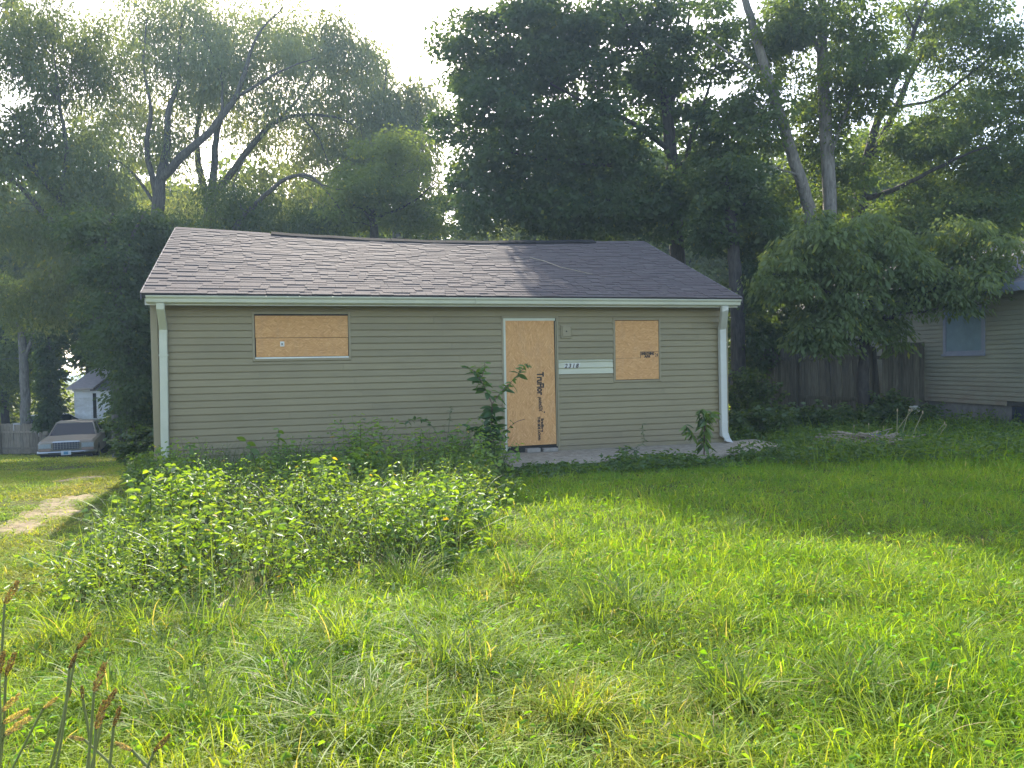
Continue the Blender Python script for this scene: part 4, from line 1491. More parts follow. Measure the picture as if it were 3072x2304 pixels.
def thicket():
    """the far wood's undergrowth and edge: one mass of leaves nobody could count"""
    rg = np.random.default_rng(55)
    cl = Cloud()
    n = 620
    a = rg.uniform(-1, 1, n)
    Y = rg.uniform(46, 66, n)
    X = a * (0.72 * Y + 6)
    top = 3.4 + 2.2 * fbm(X * 0.12, Y * 0.1, 2.0)
    ok = ~((X > -29) & (X < -17) & (Y < 53))
    X, Y, top = X[ok], Y[ok], top[ok]
    n = len(X)
    Z = gz(X, Y) + rg.random(n) * top
    k = 85
    idx = np.repeat(np.arange(n), k)
    m = len(idx)
    P = np.stack([X, Y, Z], 1)[idx] + rg.normal(0, 1, (m, 3)) * np.array([0.9, 0.9, 0.7])
    P[:, 2] = np.maximum(P[:, 2], gz(P[:, 0], P[:, 1]) + 0.05)
    az = rg.random(m) * 2 * pi
    f = np.clip(0.6 * rg.random(n)[idx] + 0.4 * rg.random(m), 0, 1)[:, None]
    col = np.array([0.07, 0.115, 0.03]) * (1 - f) + np.array([0.17, 0.22, 0.06]) * f
    cl.leaves(P, np.stack([np.cos(az), np.sin(az), rg.normal(-0.3, 0.4, m)], 1), rg.normal(0, 0.8, (m, 3)) + np.array([0, 0, 0.6]), 0.30 * (0.6 + 0.8 * rg.random(m)), 0.20 * (0.6 + 0.8 * rg.random(m)), col)
    tag(cl.build('woodland', MATS['leaf_tree']), 'far leafy thicket closing the view between the trunks', 'woodland', kind='stuff')


thicket()


# ------------------------------------------------------------------ shrubs and weeds
def shrub(name, label, group, c, rx, ry, h, n_stem, n_leaf, leaf, tints, seed, cat='shrub', droop=0.25, mat='leaf_low', detail=False):
    rg = np.random.default_rng(seed)
    c = np.array([c[0], c[1], float(gz(c[0], c[1]))])
    root = empty(name, c)
    tag(root, label, cat, group)
    st = Cloud()
    cl = Cloud()
    P, AX = [], []
    for k in range(n_stem):
        a = rg.random() * 2 * pi
        r_ = math.sqrt(rg.random())
        bx, by = rx * 0.45 * r_ * cos(a), ry * 0.45 * r_ * sin(a)
        tx, ty = rx * r_ * cos(a) + rg.normal(0, 0.1 * rx), ry * r_ * sin(a) + rg.normal(0, 0.1 * ry)
        hz = h * (1 - 0.45 * r_ ** 2) * (0.7 + 0.4 * rg.random())
        Q = smooth_path([[bx, by, -0.03, 0.010], [0.5 * (bx + tx) - 0.1 * tx, 0.5 * (by + ty), hz * 0.6, 0.007], [tx, ty, hz, 0.003]], 3)
        st.tube(Q[:, :3], Q[:, 3], 4, (1, 1, 1))
        m = max(3, n_leaf // n_stem)
        t = 0.2 + 0.8 * rg.random(m) ** 0.7
        i0 = np.clip((t * (len(Q) - 1)).astype(int), 0, len(Q) - 2)
        fr = (t * (len(Q) - 1) - i0)[:, None]
        p = Q[i0, :3] * (1 - fr) + Q[i0 + 1, :3] * fr + rg.normal(0, 0.05 * max(rx, 0.4), (m, 3)) * np.array([1, 1, 0.6])
        P.append(p)
    P = np.concatenate(P)
    P[:, 2] = np.maximum(P[:, 2], 0.02)
    n = len(P)
    a = rg.random(n) * 2 * pi
    AX = np.stack([np.cos(a), np.sin(a), -droop + rg.normal(0, 0.3, n)], 1)
    nr = np.array([0, -0.25, 0.8]) + rg.normal(0, 0.6, (n, 3))
    f = rg.random(n)[:, None]
    col = np.array(tints[0]) * (1 - f) + np.array(tints[1]) * f
    L_ = leaf[0] * (0.6 + 0.8 * rg.random(n))
    cl.leaves(P, AX, nr, L_, L_ * leaf[1] / leaf[0], col, detail=detail)
    st.build('stems', MATS['stem_green'], root)
    cl.build('foliage', MATS[mat], root)
    return root


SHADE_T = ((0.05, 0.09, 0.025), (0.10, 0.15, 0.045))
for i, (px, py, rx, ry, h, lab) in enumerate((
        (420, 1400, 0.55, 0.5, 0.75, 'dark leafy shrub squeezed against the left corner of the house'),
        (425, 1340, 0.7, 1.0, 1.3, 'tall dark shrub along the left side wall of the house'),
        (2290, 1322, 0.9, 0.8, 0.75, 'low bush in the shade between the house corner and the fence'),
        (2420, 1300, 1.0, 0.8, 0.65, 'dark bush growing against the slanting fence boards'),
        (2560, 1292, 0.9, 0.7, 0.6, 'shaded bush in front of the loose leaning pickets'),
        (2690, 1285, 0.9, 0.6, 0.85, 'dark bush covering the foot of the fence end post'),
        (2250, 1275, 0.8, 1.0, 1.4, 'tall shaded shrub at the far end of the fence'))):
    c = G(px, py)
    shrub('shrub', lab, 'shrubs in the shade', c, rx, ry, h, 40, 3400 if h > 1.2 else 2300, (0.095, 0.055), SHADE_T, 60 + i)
# vines and ivy at the white house
for i, (px, py, dist, rx, h, lab) in enumerate(((402, 1300, 27, 0.75, 2.9, 'tall leafy vine thicket hiding the right part of the white house'),
                                                 (335, 1290, 31, 0.42, 1.7, 'pale green vine climbing beside the parked sedan'),
                                                 (440, 1300, 25, 1.3, 2.6, 'dark thicket behind the left wall of the house'))):
    c = D(px, py, dist)
    shrub('vine', lab, 'vines beyond the drive', c, rx, rx, h, 50, 4200, (0.15, 0.11), (LIGHT if i == 1 else GREEN), 80 + i, cat='vine')

# the overgrown bed in front of the left wall
BED = [(470, 1452), (415, 1520), (360, 1600), (290, 1680), (215, 1760), (165, 1835), (260, 1872), (450, 1852), (650, 1838), (850, 1788), (1000, 1742), (1150, 1738),
       (1300, 1752), (1400, 1690), (1420, 1620), (1450, 1540), (1490, 1470), (1530, 1432), (1515, 1405)]
bed = np.array([G(*p)[:2] for p in BED] + [HW(u_, -0.12, 0)[:2] for u_ in (4.6, 3.5, 2.0, 0.6, 0.1)])


def in_poly(x, y, poly):
    r_ = np.zeros(len(x), bool)
    j = len(poly) - 1
    for i in range(len(poly)):
        xi, yi, xj, yj = *poly[i], *poly[j]
        c = ((yi > y) != (yj > y)) & (x < (xj - xi) * (y - yi) / (yj - yi + 1e-12) + xi)
        r_ ^= c
        j = i
    return r_


def edge_dist(x, y, poly):
    d = np.full(len(x), 9.0)
    for i in range(len(poly)):
        a, b = poly[i], poly[(i + 1) % len(poly)]
        ab = b - a
        t = np.clip(((x - a[0]) * ab[0] + (y - a[1]) * ab[1]) / (ab @ ab), 0, 1)
        d = np.minimum(d, np.hypot(x - a[0] - t * ab[0], y - a[1] - t * ab[1]))
    return d


slab_poly = np.array([HW(4.92, 0.0, 0)[:2], HW(4.92, -1.52, 0)[:2], HW(8.8, -1.53, 0)[:2], HW(10.05, -0.95, 0)[:2], HW(10.05, 0.2, 0)[:2], HW(HL, 0.0, 0)[:2]])


def undergrowth():
    rg = np.random.default_rng(101)
    cl = Cloud()
    lo, hi = bed.min(0), bed.max(0)
    n = 9500
    x = lo[0] + (hi[0] - lo[0]) * rg.random(n)
    y = lo[1] + (hi[1] - lo[1]) * rg.random(n)
    jx, jy = rg.normal(0, 0.13, n), rg.normal(0, 0.13, n)
    ok = in_poly(x + jx, y + jy, bed) & ~in_house(x, y, 0.06) & ~in_poly(x, y, slab_poly)
    x, y = x[ok], y[ok]
    ed = edge_dist(x, y, bed)
    nc = 130
    cc = np.stack([lo[0] + (hi[0] - lo[0]) * rg.random(nc), lo[1] + (hi[1] - lo[1]) * rg.random(nc)], 1)
    cell = np.argmin((x[:, None] - cc[None, :, 0] + rg.normal(0, 0.10, (len(x), 1))) ** 2 + (y[:, None] - cc[None, :, 1] + rg.normal(0, 0.10, (len(x), 1))) ** 2, axis=1)
    ch = 0.38 + 1.0 * rg.random(nc) ** 1.3
    cL = 0.040 + 0.050 * rg.random(nc) ** 1.3
    cA = 0.32 + 0.42 * rg.random(nc)
    cY = np.clip(rg.normal(-0.05, 0.32, nc), 0, 0.75)
    cD = 0.18 + 0.75 * rg.random(nc)
    thin = rg.random(len(x)) < cD[cell]
    x, y, ed, cell = x[thin], y[thin], ed[thin], cell[thin]
    hh = (0.41 + 0.12 * fbm(x * 1.1, y * 1.1, 5.0)) * ch[cell] * (0.55 + 0.45 * sstep(0, 0.28, ed)) * (0.65 + 0.6 * rg.random(len(x)))
    hh *= 1 + 0.35 * sstep(-3.5, -0.8, x) * sstep(8.5, 10.0, y)
    wd = np.abs((x - A0[0]) * -sin(HROT) + (y - A0[1]) * cos(HROT))
    ul = (x - A0[0]) * cos(HROT) + (y - A0[1]) * sin(HROT)
    near = sstep(0.5, 1.35, wd)
    hh *= np.where(ul < 3.4, 0.16, 0.40) * (1 - near) + near
    hh += 0.18 * np.exp(-((x - G(900, 1450)[0]) ** 2 + (y - 10.4) ** 2) / 0.5)
    n = len(x)
    gzz = gz(x, y)
    lean = rg.normal(0, 0.16, (n, 2)) + np.array([0.0, -0.04])
    patch = fbm(x * 0.9 + 3, y * 0.9, 9.0)           # yellowed patches
    for i in range(0, n):
        if i % 2 == 0:
            top = np.array([x[i] + lean[i, 0], y[i] + lean[i, 1], gzz[i] + hh[i]])
            b = np.array([x[i], y[i], gzz[i] - 0.02])
            v, q = tube_np(np.array([b, 0.5 * (b + top) + np.array([0, 0, 0.03]), top]), np.array([0.004, 0.003, 0.0015]), 3)
            cl.V.append(v)
            cl.Q.append(q + cl.n)
            cl.C.append(np.repeat(np.array([[0.08, 0.09, 0.03]]), len(v), 0))
            cl.n += len(v)
    nodes = 6
    for k in range(nodes):
        t = 1 - 0.75 * (k / (nodes - 1)) ** 1.2
        for side in (0, 1):
            a = rg.random(n) * 2 * pi if side == 0 else a + pi + rg.normal(0, 0.4, n)
            P = np.stack([x + lean[:, 0] * t, y + lean[:, 1] * t, gzz + hh * t], 1) + rg.normal(0, 0.012, (n, 3))
            ax = np.stack([np.cos(a), np.sin(a), 0.15 - 0.5 * rg.random(n)], 1)
            nr = np.array([0, -0.12, 0.9]) + rg.normal(0, 0.5, (n, 3))
            L_ = cL[cell] * (0.65 + 0.7 * rg.random(n)) * (0.75 if k == 0 else 1.0)
            f = rg.random(n)[:, None]
            c0 = np.array([0.085, 0.175, 0.028]) * (1 - f) + np.array([0.20, 0.315, 0.05]) * f
            yl = np.clip(patch * 0.3 + cY[cell] + rg.normal(0, 0.18, n), 0, 1)[:, None] * (0.85 if k < 3 else 0.4)  # upper leaves yellower: sunlit tops put into the tint
            c1 = c0 * (1 - yl) + np.array([0.27, 0.32, 0.045]) * yl
            r_ = rg.random(n)
            c1[r_ < 0.008] = (0.40, 0.28, 0.05)
            c1[(r_ > 0.02) & (r_ < 0.045)] = (0.22, 0.27, 0.19)
            keep = rg.random(n) < (0.95 if k < 4 else 0.75)
            cl.leaves(P[keep], ax[keep], nr[keep], L_[keep], (L_ * cA[cell] * (0.8 + 0.4 * rg.random(n)))[keep], c1[keep], detail=True, fold=0.16)
    # long grass blades poking through
    m = 5200
    xb = lo[0] + (hi[0] - lo[0]) * rg.random(m)
    yb = lo[1] + (hi[1] - lo[1]) * rg.random(m)
    ok = in_poly(xb, yb, bed)
    xb, yb = xb[ok], yb[ok]
    m = len(xb)
    cl.blades(np.stack([xb, yb, gz(xb, yb)], 1), 0.4 + 0.3 * rg.random(m), 0.005 + 0.004 * rg.random(m), rg.random(m) * 2 * pi, 0.25 + 0.8 * rg.random(m),
              np.array([0.10, 0.15, 0.05]) * (0.7 + 0.6 * rg.random(m))[:, None], K=4)
    o = cl.build('undergrowth', MATS['leaf_low'])
    tag(o, 'thick yellow-green undergrowth filling the bed before the left wall', 'undergrowth', kind='stuff')


undergrowth()

# leaf meshes shared by the single weeds
LEAFME = {}


def leaf_mesh(key, L_, W_, col, droop=0.35):
    nseg = 5
    vs, fs = [], []
    for i in range(nseg + 1):
        t = i / nseg
        w = W_ * 0.5 * math.sin(pi * min(1, t * 0.93 + 0.05)) ** 0.8
        z = -droop * L_ * t * t
        vs += [(L_ * t, -w, z + 0.18 * w), (L_ * t, 0, z - 0.0), (L_ * t, w, z + 0.18 * w)]
    for i in range(nseg):
        for k in (0, 1):
            a = i * 3 + k
            fs.append((a, a + 3, a + 4, a + 1))
    me = np_mesh('leaf', np.array(vs), [np.array(fs)], np.repeat(np.array([col]), len(vs), 0), smooth=True)
    me.materials.append(MATS['leaf_low'])
    LEAFME[key] = me


leaf_mesh('poke', 0.150, 0.060, (0.065, 0.13, 0.035), 0.35)
leaf_mesh('poke_young', 0.105, 0.038, (0.13, 0.22, 0.05), 0.25)
leaf_mesh('droop', 0.150, 0.050, (0.055, 0.10, 0.03), 0.75)
leaf_mesh('droop_lit', 0.140, 0.045, (0.13, 0.20, 0.05), 0.7)  # paler copy of the droop leaf, sunlight put into its colour
leaf_mesh('narrow', 0.100, 0.022, (0.055, 0.10, 0.035), 0.25)
leaf_mesh('broad', 0.13, 0.085, (0.10, 0.17, 0.03), 0.3)


def weed(name, label, group, stems, leaves, seed, mat='stem_green', lift=0.15):
    """stems: list of xyz-r paths; leaves: list of (stem index, t0, t1, count, mesh keys, scale)"""
    rg = random.Random(seed)
    base = np.array(stems[0][0][:3])
    root = empty(name, base)
    tag(root, label, 'weed', group)
    mb = Cloud()
    paths = []
    for s_ in stems:
        Q = smooth_path(s_, 4)
        paths.append(Q)
        mb.tube(Q[:, :3], Q[:, 3], 6, (1, 1, 1))
    mb.build('stem', MATS[mat], root, base, smooth=True)
    for si, t0, t1, cnt, keys, sc in leaves:
        Q = paths[si]
        for k in range(cnt):
            t = t0 + (t1 - t0) * (k + 0.3 * rg.random()) / max(1, cnt - 1)
            t = min(t, 0.999)
            f = t * (len(Q) - 1)
            i = int(f)
            p = Q[i, :3] * (1 - f + i) + Q[min(i + 1, len(Q) - 1), :3] * (f - i)
            o = link('leaf', LEAFME[rg.choice(keys)], None, root)
            o.location = p - base
            s = sc * (0.75 + 0.5 * rg.random()) * (1.0 - 0.25 * t)
            o.scale = (s, s, s)
            o.rotation_euler = (rg.uniform(0.3, 1.15) * rg.choice((-1, 1)), -lift + rg.uniform(-0.5, 0.75), k * 2.4 + rg.uniform(-0.5, 0.5))
    return root


def px_path(lst, dist):
    return [[*D(px, py, dist + dd), r] for px, py, dd, r in lst]


b0 = HW(4.80, -1.15, 0)
dz = b0[1]
weed('pokeweed', 'tall forked weed growing up in front of the boarded door', 'weeds against the house',
     [[[*b0, 0.012], *px_path([(1472, 1330, 0, 0.011), (1475, 1270, 0, 0.010), (1476, 1212, 0, 0.009)], dz)],
      px_path([(1476, 1212, 0, 0.007), (1458, 1170, -.03, 0.006), (1442, 1142, -.06, 0.005), (1425, 1115, -.1, 0.003), (1395, 1100, -.12, 0.002)], dz),
      px_path([(1476, 1212, 0, 0.007), (1500, 1180, .03, 0.006), (1528, 1152, .05, 0.005), (1560, 1118, .08, 0.003), (1582, 1090, .1, 0.002)], dz),
      px_path([(1470, 1330, 0, 0.005), (1510, 1300, -.1, 0.004), (1545, 1268, -.15, 0.003), (1575, 1257, -.2, 0.002)], dz),
      px_path([(1473, 1300, 0, 0.005), (1440, 1290, -.1, 0.003), (1410, 1282, -.2, 0.002)], dz),
      px_path([(1442, 1142, -.06, 0.004), (1452, 1110, -.1, 0.003), (1455, 1088, -.1, 0.002)], dz)],
     [(0, 0.10, 0.95, 95, ['poke'], 1.45), (1, 0.15, 1.0, 40, ['poke', 'poke_young'], 1.3), (2, 0.15, 1.0, 38, ['poke', 'poke_young', 'poke_young'], 1.2), (3, 0.2, 0.6, 8, ['poke'], 1.0), (4, 0.1, 1.0, 26, ['poke'], 1.2), (5, 0.3, 1, 14, ['poke_young'], 1.0)], 5, 'stem_red')
b0 = G(2113, 1386)
dz = b0[1]
weed('pokeweed', 'weed with bright drooping leaves beside the crushed downspout', 'weeds against the house',
     [[[*b0, 0.010], *px_path([(2112, 1330, 0, 0.009), (2114, 1280, 0, 0.008), (2108, 1240, 0, 0.005), (2104, 1228, 0, 0.003)], dz)],
      px_path([(2113, 1290, 0, 0.006), (2124, 1255, 0.05, 0.005), (2134, 1235, .1, 0.003)], dz),
      px_path([(2112, 1340, 0, 0.005), (2085, 1310, -.05, 0.004), (2064, 1290, -.1, 0.003), (2058, 1275, -.1, 0.002)], dz)],
     [(0, 0.2, 1.0, 52, ['droop', 'droop_lit', 'droop_lit'], 1.25), (1, 0.3, 1.0, 26, ['droop_lit'], 1.2), (2, 0.35, 1.0, 22, ['droop', 'droop_lit'], 1.1)], 6, 'stem_red', -0.2)
b0 = HW(7.0, -0.78, 0.085)
dz = b0[1]
weed('fleabane', 'slender upright weed standing in a crack of the concrete path', 'weeds against the house',
     [[[*b0, 0.004], *px_path([(1928, 1330, 0, 0.004), (1929, 1300, 0, 0.003), (1928, 1272, 0, 0.002)], dz)]],
     [(0, 0.1, 1.0, 22, ['narrow'], 0.75)], 7)
b0 = G(1880, 1394)
dz = b0[1]
weed('fleabane', 'bushy narrow-leaved weed leaning over the edge of the concrete path', 'weeds against the house',
     [[[*b0, 0.006], *px_path([(1878, 1365, 0, 0.005), (1880, 1345, 0, 0.004), (1884, 1338, 0, 0.003)], dz)],
      px_path([(1878, 1375, 0, 0.004), (1862, 1352, 0, 0.003), (1856, 1344, 0, 0.002)], dz), px_path([(1878, 1375, 0, 0.004), (1900, 1356, 0, 0.003), (1910, 1350, 0, 0.002)], dz)],
     [(0, 0.2, 1.0, 22, ['narrow', 'poke_young'], 1.0), (1, 0.2, 1.0, 12, ['narrow', 'poke_young'], 0.9), (2, 0.2, 1.0, 12, ['narrow'], 0.9)], 8)
b0 = HW(3.15, -0.16, 0)
dz = b0[1]
weed('creeper', 'dark shaded weed climbing the siding below the blank part of the wall', 'weeds against the house',
     [[[*b0, 0.006], *px_path([(1072, 1380, 0, 0.005), (1070, 1340, 0, 0.004), (1068, 1312, 0, 0.002)], dz)], px_path([(1072, 1390, 0, 0.005), (1040, 1365, 0, 0.003), (1030, 1350, 0, 0.002)], dz)],
     [(0, 0.2, 1.0, 34, ['poke', 'narrow'], 0.62), (1, 0.2, 1.0, 14, ['poke', 'narrow'], 0.6)], 9)
b0 = HW(4.15, -0.75, 0)
dz = b0[1]
weed('arching_weed', 'weed with one arching leafy shoot bending left along the wall', 'weeds against the house',
     [[[*b0, 0.006], *px_path([(1320, 1340, 0, 0.006), (1305, 1290, 0, 0.005), (1275, 1262, 0, 0.004), (1240, 1257, 0, 0.003), (1212, 1272, 0, 0.002)], dz)],
      px_path([(1335, 1400, 0, 0.004), (1345, 1300, 0, 0.003), (1350, 1240, 0, 0.002), (1357, 1222, 0, 0.0015)], dz)],
     [(0, 0.45, 1.0, 26, ['poke', 'poke_young'], 0.85), (1, 0.5, 1.0, 10, ['narrow'], 0.7)], 10)
b0 = HW(4.35, -0.9, 0)
dz = b0[1]
weed('privet', 'bushy small-leaved weed between the arching shoot and the forked weed', 'weeds against the house',
     [[[*b0, 0.008], *px_path([(1372, 1390, 0, 0.006), (1365, 1340, 0, 0.004), (1348, 1300, 0, 0.002)], dz)], px_path([(1372, 1400, 0, 0.005), (1400, 1350, 0, 0.004), (1412, 1320, 0, 0.002)], dz),
      px_path([(1372, 1400, 0, 0.005), (1340, 1370, 0, 0.004), (1320, 1345, 0, 0.002)], dz), px_path([(1372, 1400, 0, 0.005), (1430, 1380, -.1, 0.004), (1450, 1350, -.1, 0.002)], dz)],
     [(0, 0.2, 1, 30, ['poke_young', 'narrow'], 0.8), (1, 0.2, 1, 26, ['poke_young'], 0.8), (2, 0.2, 1, 24, ['poke_young'], 0.8), (3, 0.2, 1, 22, ['poke_young', 'poke'], 0.8)], 11)
for i, (px, py, hgt, lab) in enumerate(((590, 1480, 0.62, 'broad-leaved shoot standing above the bed near the cream downspout'), (830, 1470, 0.78, 'pale broad-leaved shoot rising from the bed below the wide window'),
                                        (760, 1480, 0.66, 'star-topped shoot of broad pointed leaves in the bed'), (1255, 1450, 0.72, 'yellow-green heart-leaved shoot in the bed left of the forked weed'),
                                        (985, 1560, 0.62, 'sunlit broad-leaved shoot in the middle of the bed'), (445, 1640, 0.52, 'broad-leaved shoot at the drive side of the bed'))):
    b0 = G(px, py)
    weed('broadleaf_shoot', lab, 'shoots in the bed', [[[*b0, 0.006], [b0[0] + 0.03, b0[1], b0[2] + hgt * 0.6, 0.005], [b0[0] + 0.06 * (1 if i % 2 else -1), b0[1] - 0.05, b0[2] + hgt, 0.003]]],
         [(0, 0.35, 1.0, 13, ['broad', 'broad', 'poke_young'], 1.0)], 20 + i)


# ------------------------------------------------------------------ grass and low weeds
def lawn_colour(x, y, rg, spread=0.28, straw=1.0):
    n = len(x)
    dry = -0.10 + fbm(x * 0.55 + 1.3, y * 0.6, 2.0) * 0.7 + 0.45 * fbm(x * 2.2, y * 2.2, 4.0)
    dry = dry + 0.55 * sstep(-2.0, -6.5, x) + 0.28 * sstep(5.5, 3.0, y) * sstep(1.5, -1.0, x) - 0.25 * sstep(0.0, 3.0, x)
    f = np.clip(dry + rg.normal(0, spread, n), 0, 1)[:, None]
    g = rg.random(n)[:, None]
    green = np.array([0.135, 0.25, 0.022]) * (1 - g) + np.array([0.25, 0.37, 0.038]) * g
    yel = np.array([0.29, 0.30, 0.06]) * (1 - g) + np.array([0.42, 0.35, 0.11]) * g
    c = green * (1 - f) + yel * f
    st = rg.random(n) < (0.01 + 0.07 * f[:, 0]) * straw
    c[st] = np.array([0.42, 0.36, 0.20]) * (0.7 + 0.5 * rg.random(st.sum()))[:, None]
    return c


def scatter(n, y0, y1, margin, rg, x0=None, x1=None, power=1.0):
    y = y0 + (y1 - y0) * rg.random(n) ** power
    hw = 0.70 * y + margin
    x = (rg.random(n) * 2 - 1) * hw
    if x0 is not None:
        x = np.clip(x, x0, x1)
    return x, y




def keep_mask(x, y, rg, bed_keep=0.25):
    ok = ~in_house(x, y, 0.03)
    ok &= ~in_poly(x, y, slab_poly)
    ib = in_poly(x, y, bed)
    ok &= (~ib) | (rg.random(len(x)) < bed_keep)
    ok &= rg.random(len(x)) > dirt_mask(x, y) * 0.75
    return ok


def tuft_objects(prefix, count, nb, rad, h0, h1, w0, w1, K, seed, leaves=0):
    """small tufts kept out of the scene, set down many times by the lawn's node tree"""
    out = []
    for v in range(count):
        rg = np.random.default_rng(seed + v)
        r_ = rad * np.sqrt(rg.random(nb)) * (1 + 0.12 * rg.normal(size=nb))
        a = rg.random(nb) * 2 * pi
        P = np.stack([r_ * np.cos(a), r_ * np.sin(a), np.full(nb, -0.01)], 1)
        h = h0 + (h1 - h0) * rg.random(nb) ** 2.2
        clump = 0.5 + 0.5 * fbm(P[:, 0] / rad * 2.2 + v, P[:, 1] / rad * 2.2, v * 1.7)
        h = h * (0.7 + 0.6 * clump)
        mul = (0.66 + 0.45 * rg.random(nb) + 0.2 * clump)[:, None] * np.array([1, 1, 1]) * np.stack([0.9 + 0.25 * rg.random(nb), np.ones(nb), 0.9 + 0.3 * rg.random(nb)], 1)
        V, q, t, c = blade_arrays(P, h, w0 + (w1 - w0) * rg.random(nb), rg.random(nb) * 2 * pi, 0.25 + 1.6 * rg.random(nb), mul, K=K, twist=rg.normal(0, 0.5, nb))
        straw = np.repeat((rg.random(nb) < 0.035).astype(float) * 0.9, 2 * K + 1)
        polys = [q, t]
        if leaves:
            m = leaves
            a = rg.random(m) * 2 * pi
            r_ = rad * 1.1 * np.sqrt(rg.random(m))
            PL = np.stack([r_ * np.cos(a), r_ * np.sin(a), h1 * (0.25 + 0.5 * rg.random(m))], 1)
            az = rg.random(m) * 2 * pi
            L_ = 0.018 + 0.03 * rg.random(m)
            v2, q2, c2 = leaf_arrays(PL, np.stack([np.cos(az), np.sin(az), rg.normal(0.1, 0.35, m)], 1), np.array([0, 0, 1.0]) + rg.normal(0, 0.4, (m, 3)), L_, L_ * 0.5, np.repeat(np.array([[0.62, 0.85, 0.8]]), m, 0), detail=True, fold=0.25)
            polys.append(q2 + len(V))
            V = np.concatenate([V, v2])
            c = np.concatenate([c, c2])
            straw = np.concatenate([straw, np.zeros(len(v2))])
        me = np_mesh(prefix, V, polys, c)
        al = np.ones((len(V), 4), np.float32)
        al[:, :3] = c
        al[:, 3] = straw
        me.attributes['tint'].data.foreach_set('color', al.ravel())
        me.materials.append(MATS['tuft'])
        out.append(bpy.data.objects.new(prefix, me))
    return out


def set_down(name, label, pts, rot, sc, tint, tufts, seed):
    """one object: points of the lawn, each carrying a tuft"""
    rg = np.random.default_rng(seed)
    n = len(pts)
    me = bpy.data.meshes.new(name)
    me.vertices.add(n)
    me.vertices.foreach_set('co', pts.astype(np.float32).ravel())
    for nm, ty, arr, key in (('rotz', 'FLOAT', rot.astype(np.float32), 'value'), ('sc', 'FLOAT', sc.astype(np.float32), 'value'), ('pick', 'INT', rg.integers(0, len(tufts), n).astype(np.int32), 'value')):
        at = me.attributes.new(nm, ty, 'POINT')
        at.data.foreach_set(key, arr)
    at = me.attributes.new('itint', 'FLOAT_COLOR', 'POINT')
    c = np.ones((n, 4), np.float32)
    c[:, :3] = tint
    at.data.foreach_set('color', c.ravel())
    me.materials.append(MATS['tuft'])
    o = link(name, me)
    ng = bpy.data.node_groups.new('lawn_tufts', 'GeometryNodeTree')
    ng.interface.new_socket('Geometry', in_out='INPUT', socket_type='NodeSocketGeometry')
    ng.interface.new_socket('Geometry', in_out='OUTPUT', socket_type='NodeSocketGeometry')
    gi, go = ng.nodes.new('NodeGroupInput'), ng.nodes.new('NodeGroupOutput')
    iop = ng.nodes.new('GeometryNodeInstanceOnPoints')
    g2i = ng.nodes.new('GeometryNodeGeometryToInstance')
    for t in tufts:
        oi = ng.nodes.new('GeometryNodeObjectInfo')
        oi.inputs['Object'].default_value = t
        ng.links.new(oi.outputs['Geometry'], g2i.inputs[0])

    def named(nm, ty):
        k = ng.nodes.new('GeometryNodeInputNamedAttribute')
        k.data_type = ty
        k.inputs['Name'].default_value = nm
        return k.outputs['Attribute']
    cx_ = ng.nodes.new('ShaderNodeCombineXYZ')
    ng.links.new(named('rotz', 'FLOAT'), cx_.inputs[2])
    cs_ = ng.nodes.new('ShaderNodeCombineXYZ')
    s_ = named('sc', 'FLOAT')
    cs_.inputs[0].default_value = cs_.inputs[1].default_value = 1.0
    ng.links.new(s_, cs_.inputs[2])
    ng.links.new(gi.outputs[0], iop.inputs['Points'])
    ng.links.new(g2i.outputs[0], iop.inputs['Instance'])
    iop.inputs['Pick Instance'].default_value = True
    ng.links.new(named('pick', 'INT'), iop.inputs['Instance Index'])
    e2r = ng.nodes.new('FunctionNodeEulerToRotation')
    ng.links.new(cx_.outputs[0], e2r.inputs[0])
    ng.links.new(e2r.outputs[0], iop.inputs['Rotation'])
    ng.links.new(cs_.outputs[0], iop.inputs['Scale'])
    ng.links.new(iop.outputs[0], go.inputs[0])
    md = o.modifiers.new('tufts', 'NODES')
    md.node_group = ng
    tag(o, label, 'grass', kind='stuff')
    return o


def lawn_height(x, y):
    lush = np.clip(0.5 + 0.6 * fbm(x * 0.8, y * 0.8, 6.0), 0.1, 1.3)
    mown = 1 - 0.5 * sstep(-1.9, -4.0, x + 0.12 * (y - 8)) * sstep(4.5, 6.5, y)
    rough = 1 + 0.7 * sstep(2.5, 6.0, x) * sstep(8, 11.5, y)
    return (0.62 + 0.65 * lush) * mown * rough


